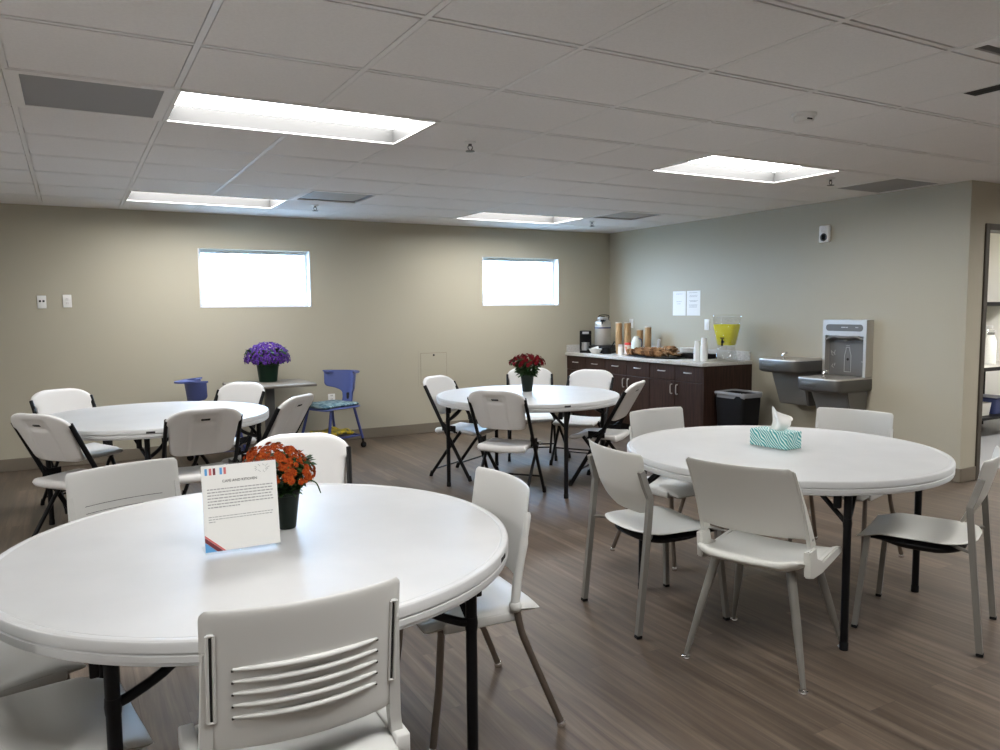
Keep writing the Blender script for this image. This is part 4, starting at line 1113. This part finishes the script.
for A, B in zip(rr_, rr_[1:]):
    for i in range(N_): mb.bm.faces.new((A[i], A[(i + 1) % N_], B[(i + 1) % N_], B[i]))
mb.build('bag', M['bag'], tr, angle=70)

# ------------------------------------------------------------------ THINGS ON THE COUNTER (z = CZ)
C = CZ
# small black coffee maker
o = thing('coffee_grinder', (5.775, 8.12, C), R(-35), 'small black coffee machine with a silver front in the far corner of the counter', 'coffee machine')
mb = MB(); mb.box((0, 0, .015), (.15, .20, .03), bev=.008); mb.box((0, .06, .14), (.15, .08, .26), bev=.012); mb.box((0, -.01, .255), (.15, .18, .05), bev=.012); mb.build('body', M['black_plastic'], o, weld=False)
mb = MB(); mb.lathe([(0, .03), (.045, .032), (.05, .06), (.046, .12), (.05, .13)], 24, (0, -.045, 0)); mb.build('carafe', M['silver_plastic'], o)
MB().box((.0, -.102, .255), (.08, .006, .03), bev=.003).build('front_panel', M['silver_plastic'], o)
# airpot on warmer tray
tray = thing('serving_tray', (5.90, 7.94, C), R(-54), 'black drip tray stand under the silver airpot', 'tray')
mb = MB(); mb.box((0, 0, .012), (.34, .27, .024), bev=.008); mb.box((0, .015, .06), (.30, .22, .075), bev=.014); mb.box((0, -.11, .035), (.31, .05, .03), bev=.01); mb.build('base', M['black_plastic'], tray, weld=False)
MB().b2((-.10, -.139, .024), (.02, -.134, .046), bev=.002, seg=1).build('label_strip', M['silver_plastic'], tray)
o = thing('airpot', (5.925, 7.955, C + .0975), R(-54), 'tall brushed steel airpot with a black pump lid on the drip tray', 'airpot')
MB().lathe([(0, 0), (.098, 0), (.102, .012), (.102, .29), (.096, .325), (.076, .345), (.066, .352)], 36).build('body', M['steel'], o)
mb = MB(); mb.lathe([(.068, .35), (.072, .358), (.068, .385), (.04, .395), (0, .395)], 30); mb.build('lid', M['silver_plastic'], o)
mb = MB(); mb.box((.03, -.085, .345), (.05, .09, .028), bev=.008); mb.tube([(.03, -.12, .345), (.03, -.125, .30)], .009, 8); mb.build('spout', M['black_plastic'], o, weld=False)
mb = MB(); mb.lathe([(.03, .39), (.028, .405), (0, .407)], 18); mb.tube(smooth_path([(-.06, .03, .35), (-.065, .05, .41), (.0, .06, .425), (.065, .05, .41), (.06, .03, .35)], 5), .006, 8); mb.build('pump_handle', M['black_plastic'], o)
mb = MB(); mb.lathe([(.1022, .235), (.1032, .237), (.1032, .252), (.1022, .254)], 36, caps=False); mb.build('blue_band', M['navy'], o)
o.scale = (1, 1, .90)
o = thing('coffee_filter_basket', (5.80, 7.70, C), 0, 'black brew basket with a handle beside the drip tray', 'brew basket')
MB().lathe([(0, 0), (.055, 0), (.062, .07), (.065, .078), (.058, .078), (.05, .01)], 28).build('basket', M['black_plastic'], o)
mb = MB(); mb.tube(smooth_path([(.0, -.055, .06), (.0, -.10, .10), (.0, -.15, .155)], 5), .009, 8); mb.build('handle', M['black_plastic'], o)
# creamer bowl
o = thing('creamer_bowl', (5.70, 7.80, C), 0, 'small white bowl of creamers in front of the drip tray', 'bowl')
MB().lathe([(0, 0), (.045, .0), (.075, .045), (.088, .062), (.084, .062), (.07, .045), (.04, .008), (0, .006)], 32).build('bowl', M['white'], o)
rd = random.Random(5); cm = MB().lathe([(0, 0), (.012, 0), (.016, .02), (.018, .021), (0, .022)], 14).mesh('creamer_pod', M['paper'])
for k in range(7):
    c_ = link('creamer_pod', cm); a = k * .9; c_.location = (5.70 + .03 * math.cos(a), 7.80 + .03 * math.sin(a), C + .034 + .006 * k); c_.rotation_euler = (rd.uniform(-.5, .5), rd.uniform(-.5, .5), 0)
    tag(c_, 'little white creamer pod in the bowl by the coffee tray', 'creamer', 'creamers in the bowl')
# nested paper cups, mouth down
def cup_mesh(name, r0, r1, h, m1, m2, n=22):
    mb = MB(); mb.lathe([(r1, 0), (r1 + .002, .002), (r1 + .002, .005), (r1 - .001, .007)], n, mi=1, caps=False); mb.lathe([(r1 - .0005, .006), (r0, h), (r0 - .004, h), (r0 - .004, h - .006), (0, h - .006)], n, caps=False)
    return mb.mesh(name, [m1, m2])
kc = cup_mesh('paper_cup', .028, .039, .10, M['kraft'], M['kraft']); kct = cup_mesh('paper_cup', .028, .039, .10, M['kraft'], M['kraft_rim']); wc = cup_mesh('plastic_cup', .027, .038, .11, M['foam'], M['foam'])
def stack(mesh, name, x, y, z, n, dz, label, cat, group, flip=False, hh=.10, lean=0):
    for k in range(n):
        c_ = link(name, kct if (mesh is kc and k == n - 1) else mesh); c_.location = (x + lean * k, y, z + k * dz + (hh if flip else 0))
        if flip: c_.rotation_euler = (PI, 0, 0)
        tag(c_, label, cat, group)
stack(kc, 'paper_cup', 5.885, 7.575, C, 24, .0125, 'brown paper cup in the tall stack nearest the airpot', 'cup', 'tall left stack of paper cups', True)
stack(kc, 'paper_cup', 5.955, 7.49, C, 24, .0125, 'brown paper cup in the tall stack behind the red lidded creamer', 'cup', 'tall second stack of paper cups', True)
stack(kc, 'paper_cup', 6.09, 7.42, C, 17, .0125, 'brown paper cup in the shorter stack behind the cookies, left one', 'cup', 'shorter left stack of paper cups', True)
stack(kc, 'paper_cup', 6.10, 7.28, C, 20, .0125, 'brown paper cup in the shorter stack behind the cookies, right one', 'cup', 'shorter right stack of paper cups', True)
stack(wc, 'plastic_cup', 5.80, 6.12, C, 9, .0125, 'clear white plastic cup in the left stack beside the lemonade', 'cup', 'left stack of white cups')
stack(wc, 'plastic_cup', 5.80, 6.02, C, 12, .0125, 'clear white plastic cup in the taller right stack beside the lemonade', 'cup', 'right stack of white cups')
# jars
o = thing('sugar_jar', (5.76, 7.37, C), 0, 'white canister in front of the tall paper cups, left of the red lidded one', 'canister')
MB().lathe([(0, 0), (.034, 0), (.035, .004), (.035, .10), (.030, .108)], 24).build('body', M['paper'], o)
MB().lathe([(.031, .106), (.031, .128), (.026, .132), (0, .132)], 24).build('lid', M['silver_plastic'], o)
o = thing('creamer_canister', (5.765, 7.245, C), 0, 'creamer canister with a red lid in front of the paper cups', 'canister')
MB().lathe([(0, 0), (.037, 0), (.038, .004), (.038, .125), (.035, .132)], 24).build('body', M['carton'], o)
MB().lathe([(.0385, .128), (.0385, .150), (.034, .156), (0, .156)], 24).build('lid', M['red_plastic'], o)
o = thing('coffee_carafe', (6.02, 7.53 - .12, C), R(-50), 'pale carafe with a navy base among the paper cups', 'carafe'); o.location = (5.975, 7.345, C); o.scale = (1.2, 1.2, 1.3)
MB().lathe([(.062, .03), (.064, .04), (.056, .10), (.035, .15), (.026, .165), (.030, .172), (.026, .174), (0, .172)], 28).build('body', M['pale_green_white'], o)
MB().lathe([(0, 0), (.066, 0), (.068, .008), (.066, .034), (.060, .036)], 28).build('base_ring', M['navy'], o)
mb = MB(); mb.tube(smooth_path([(.03, -.03, .15), (.06, -.05, .14), (.065, -.055, .09), (.05, -.045, .06)], 5), .006, 8); mb.build('handle', M['navy'], o)
o = thing('lid_stack', (6.14, 7.12, C), 0, 'grey tapering stack of cup lids against the right wall', 'cup lids')
mb = MB()
pr = []
for k in range(16): z = .012 * k; r = lerp(.040, .018, k / 16); pr += [(r, z), (r + .002, z + .004), (r - .001, z + .010)]
mb.lathe([(0, 0)] + pr + [(0, .192)], 24); mb.build('lids', M['vent_grey'], o, angle=30)
# cookie trays
o = thing('cookie_tray', (5.845, 6.86, C), R(0), 'black oval platter of cookies along the counter front', 'platter')
mb = MB()
def ell(sx, sy, z, n=40): return [mb.bm.verts.new((sx * math.cos(2 * PI * i / n), sy * math.sin(2 * PI * i / n), z)) for i in range(n)]
rg = [ell(.14, .38, .0), ell(.19, .45, .012), ell(.20, .46, .013), ell(.198, .458, .016), ell(.15, .39, .006)]
for A, B in zip(rg, rg[1:]):
    for i in range(40): mb.bm.faces.new((A[i], A[(i + 1) % 40], B[(i + 1) % 40], B[i]))
mb.bm.faces.new(rg[0][::-1]); mb.bm.faces.new(rg[-1]); mb.build('platter', M['black_plastic'], o)
def cookie_mesh(name, r, h, m, seed):
    rd = random.Random(seed); mb = MB(); mb.lathe([(0, 0), (r * .9, 0), (r, h * .35), (r * .9, h * .8), (r * .5, h), (0, h)], 18)
    for v in mb.bm.verts: v.co += Vector((rd.uniform(-1, 1), rd.uniform(-1, 1), rd.uniform(-1, 1))) * r * .05
    return mb.mesh(name, m, angle=60)
M['cookie_dark'] = mix_noise(mat('dark_cookie_crust', (.1, .05, .03), .9), (.055, .025, .012), (.16, .075, .03), 60)
M['cookie_mid'] = mix_noise(mat('golden_cookie_crust', (.3, .2, .1), .9), (.22, .11, .045), (.40, .23, .11), 60)
cms = [cookie_mesh('cookie', .043, .015, M[k_], i_) for i_, k_ in enumerate(('cookie', 'cookie_dark', 'cookie_mid', 'cookie_pale'))]
rd = random.Random(21)
for row in range(3):
    for k in range(15):
        c_ = link('cookie', cms[(k * 2 + row + (k // 3)) % 3 if row < 2 else 2 + k % 2]); y = 7.19 - k * .036 - row * .012
        c_.location = (5.755 + row * .075 + rd.uniform(-.012, .012), y, C + .040 + .012 * row + rd.uniform(0, .012)); c_.rotation_euler = (R(58) + rd.uniform(-.3, .3), rd.uniform(-.25, .25), rd.uniform(-.5, .5))
        tag(c_, ('brown cookie leaning in the front row of the platter', 'brown cookie leaning in the second row of the platter', 'golden cookie leaning in the back row of the platter')[row], 'cookie', ('cookies in the front row', 'cookies in the second row', 'cookies in the back row')[row])
for k in range(26):
    c_ = link('cookie', cms[(3, 2, 3, 0)[k % 4]]); a = k * 2.4; q = .10 * (1 - k / 30) ** .7 * rd.uniform(.5, 1)
    c_.location = (5.87 + q * .9 * math.cos(a), 6.63 + q * 1.3 * math.sin(a), C + .026 + k * .0036); c_.rotation_euler = (rd.uniform(-.5, .5), rd.uniform(-.5, .5), rd.uniform(0, 6))
    tag(c_, 'pale round cookie in the heaped pile at the right of the platter', 'cookie', 'cookies in the heap')
o = thing('serving_tray', (6.09, 6.43, C), 0, 'low black tray behind the white plastic cups', 'tray')
mb = MB(); mb.box((0, 0, .006), (.26, .36, .012), bev=.004)
for a, b in (((-.13, -.18), (-.12, .18)), ((.12, -.18), (.13, .18)), ((-.12, -.18), (.12, -.17)), ((-.12, .17), (.12, .18))): mb.b2((*a, .0), (*b, .05), bev=.003, seg=1)
mb.build('tray', M['black_plastic'], o, weld=False)
pm_ = MB().lathe([(0, 0), (.07, 0), (.115, .013), (.115, .0155), (.07, .004), (0, .004)], 36).mesh('paper_plate', M['paper'])
for k in range(9):
    c_ = link('paper_plate', pm_); c_.location = (6.10, 6.55, C + .052 + k * .0055); tag(c_, 'white paper plate in the stack behind the cookies', 'plate', 'stacked white plates')
# lemonade dispenser
o = thing('drink_dispenser', (6.03, 5.93, C), R(-64), 'clear drink dispenser filled with yellow lemonade at the counter end', 'drink dispenser')
def sq(mb, levels, mi=0, r=.03, capb=True, capt=True):
    rg = [[mb.bm.verts.new((x, y, z)) for x, y in rrect(a, a, min(r, a * .3), 6)] for a, z in levels]; n = len(rg[0])
    for A, B in zip(rg, rg[1:]):
        for i in range(n): mb.bm.faces.new((A[i], A[(i + 1) % n], B[(i + 1) % n], B[i]))
    if capb: mb.bm.faces.new(rg[0][::-1])
    if capt: mb.bm.faces.new(rg[-1])
mb = MB(); sq(mb, [(.150, .155), (.165, .17), (.228, .35), (.240, .46), (.242, .462), (.235, .462), (.233, .46), (.222, .352), (.16, .176), (.146, .165)]); mb.build('tank', M['clear'], o)
mb = MB(); sq(mb, [(.142, .168), (.157, .178), (.220, .352), (.224, .385)]); mb.build('lemonade', M['lemonade'], o)
mb = MB(); sq(mb, [(.244, .460), (.248, .468), (.244, .476), (.18, .486), (.05, .490)]); mb.build('lid', M['clear'], o)
mb = MB(); sq(mb, [(.195, .0), (.205, .004), (.152, .15), (.148, .153), (.143, .15), (.186, .01)], capt=False, capb=False); mb.build('stand', M['clear'], o)
mb = MB(); sq(mb, [(.24, 0), (.24, .008), (.22, .010)]); mb.build('base_plate', M['clear'], o)
mb = MB(); mb.tube([(0, -.10, .205), (0, -.145, .205)], .012, 10); mb.tube([(0, -.135, .235), (0, -.14, .165)], .009, 10); mb.box((0, -.138, .245), (.045, .012, .012), bev=.003); mb.build('tap', M['black_plastic'], o, weld=False)
im = MB().box((0, 0, 0), (.032, .03, .03), bev=.006).mesh('ice_cube', M['clear'])
rd = random.Random(2)
for k in range(14):
    a = k * 2.4; c_ = link('ice_cube', im, o); c_.location = (.055 * math.cos(a) * (1 if k % 2 else .45), .055 * math.sin(a) * (1 if k % 2 else .45), .03 + .027 * (k // 5)); c_.rotation_euler = (rd.uniform(0, 3), rd.uniform(0, 3), 0)

# ------------------------------------------------------------------ KITCHEN BEYOND THE DOORWAY
o = thing('work_table', (8.75, 4.95, 0), 0, 'steel work table with a black edge seen through the kitchen doorway', 'table')
mb = MB(); mb.b2((-.9, -.30, .745), (.9, .35, .775), bev=.004, seg=1); mb.build('tabletop', M['steel'], o, smooth=False)
mb = MB(); mb.b2((-.9, -.306, .735), (.9, -.300, .775)); mb.build('edge_strip', M['black_plastic'], o, smooth=False)
mb = MB(); mb.b2((-.86, -.26, .19), (.86, .31, .22), bev=.004, seg=1); mb.build('undershelf', M['black_plastic'], o, smooth=False)
for sx in (-.86, .86):
    for sy in (-.26, .31): MB().tube([(sx, sy, 0), (sx, sy, .745)], .02, 12).build('leg', M['black'], o)
o = thing('wall_shelf', (9.95, KY - .16, 1.38), 0, 'black shelf on brackets on the white kitchen wall', 'shelf')
mb = MB(); mb.b2((-.9, -.15, .05), (.9, .16, .10), bev=.003, seg=1); mb.build('board', M['black_plastic'], o, smooth=False)
for x in (-.6, .3): MB().prism([(-.15, 0.06), (.16, .06), (.16, -.14)], -.015, .015).xf(Matrix.Translation((x, 0, 0)) @ Matrix(((0, 0, 1, 0), (1, 0, 0, 0), (0, 1, 0, 0), (0, 0, 0, 1)))).build('bracket', M['panel_dark'], o, smooth=False)
for (x, y, r, h, m_, lb) in ((9.10, 4.92, .06, .36, 'white', 'tall white bottle on the kitchen work table'), (8.93, 4.86, .075, .44, 'clear', 'clear beverage jar on the kitchen work table, tall one'),
                             (9.36, 5.06, .07, .38, 'clear', 'clear beverage jar on the kitchen work table, short one'), (9.30, 4.86, .055, .34, 'white', 'white pitcher at the right on the kitchen work table')):
    q = thing('jar' if m_ == 'clear' else 'bottle', (x, y, .775), 0, lb, 'jar' if m_ == 'clear' else 'bottle')
    MB().lathe([(0, 0), (r, 0), (r, h * .72), (r * .7, h * .85), (r * .55, h * .93)], 24).build('body', M[m_], q)
    MB().lathe([(r * .6, h * .92), (r * .6, h), (0, h)], 20).build('lid', M['panel_dark'] if m_ == 'white' else M['silver_plastic'], q)
q = thing('storage_tub', (9.14, 4.93, .221), 0, 'blue tub on the lower shelf of the kitchen work table', 'tub')
mb = MB(); sq(mb, [(.26, 0), (.30, .17), (.285, .17), (.25, .02)]); mb.build('tub', M['blue'], q)
MB().b2((-.17, -.17, .17), (.17, .17, .185), bev=.004, seg=1).build('lid', M['navy'], q)
q = thing('white_crate', (8.80, 4.90, .221), 0, 'white bin on the lower shelf of the kitchen work table', 'bin')
mb = MB(); sq(mb, [(.22, 0), (.25, .14), (.24, .14), (.21, .02)]); mb.build('bin', M['white'], q)

# ------------------------------------------------------------------ LIGHT
w = bpy.data.worlds.new('daylight'); scene.world = w; w.use_nodes = True
bg = w.node_tree.nodes['Background']; bg.inputs['Color'].default_value = (.42, .65, 1.0, 1); bg.inputs['Strength'].default_value = 46.0

# ------------------------------------------------------------------ CAMERA
F = 769.82
cd = bpy.data.cameras.new('camera'); cam = bpy.data.objects.new('camera', cd); COL.objects.link(cam)
cd.sensor_fit = 'HORIZONTAL'; cd.sensor_width = 36; cd.lens = F * 36 / 1000; cd.clip_start = .05; cd.clip_end = 200
fwd = Vector((.48395342, .87092372, -.08532849)); rt = Vector((.8737179, -.48635567, -.00867146)); up = Vector((.04905218, .07035645, .99631514))
mx = Matrix((rt, up, -fwd)).transposed().to_4x4(); mx.translation = (0, 0, 1.4457)
cam.matrix_world = mx
scene.camera = cam
vs = scene.view_settings; vs.view_transform = 'Standard'; vs.look = 'None'; vs.exposure = 0.0; vs.gamma = 1.0; vs.use_curve_mapping = False
scene.render.film_transparent = False
scene.cycles.use_denoising = True
scene.cycles.transparent_max_bounces = 40; scene.cycles.max_bounces = 10; scene.cycles.diffuse_bounces = 6; scene.cycles.transmission_bounces = 8; scene.cycles.glossy_bounces = 4
scene.cycles.caustics_reflective = False; scene.cycles.caustics_refractive = False
scene.cycles.sample_clamp_indirect = 6.0
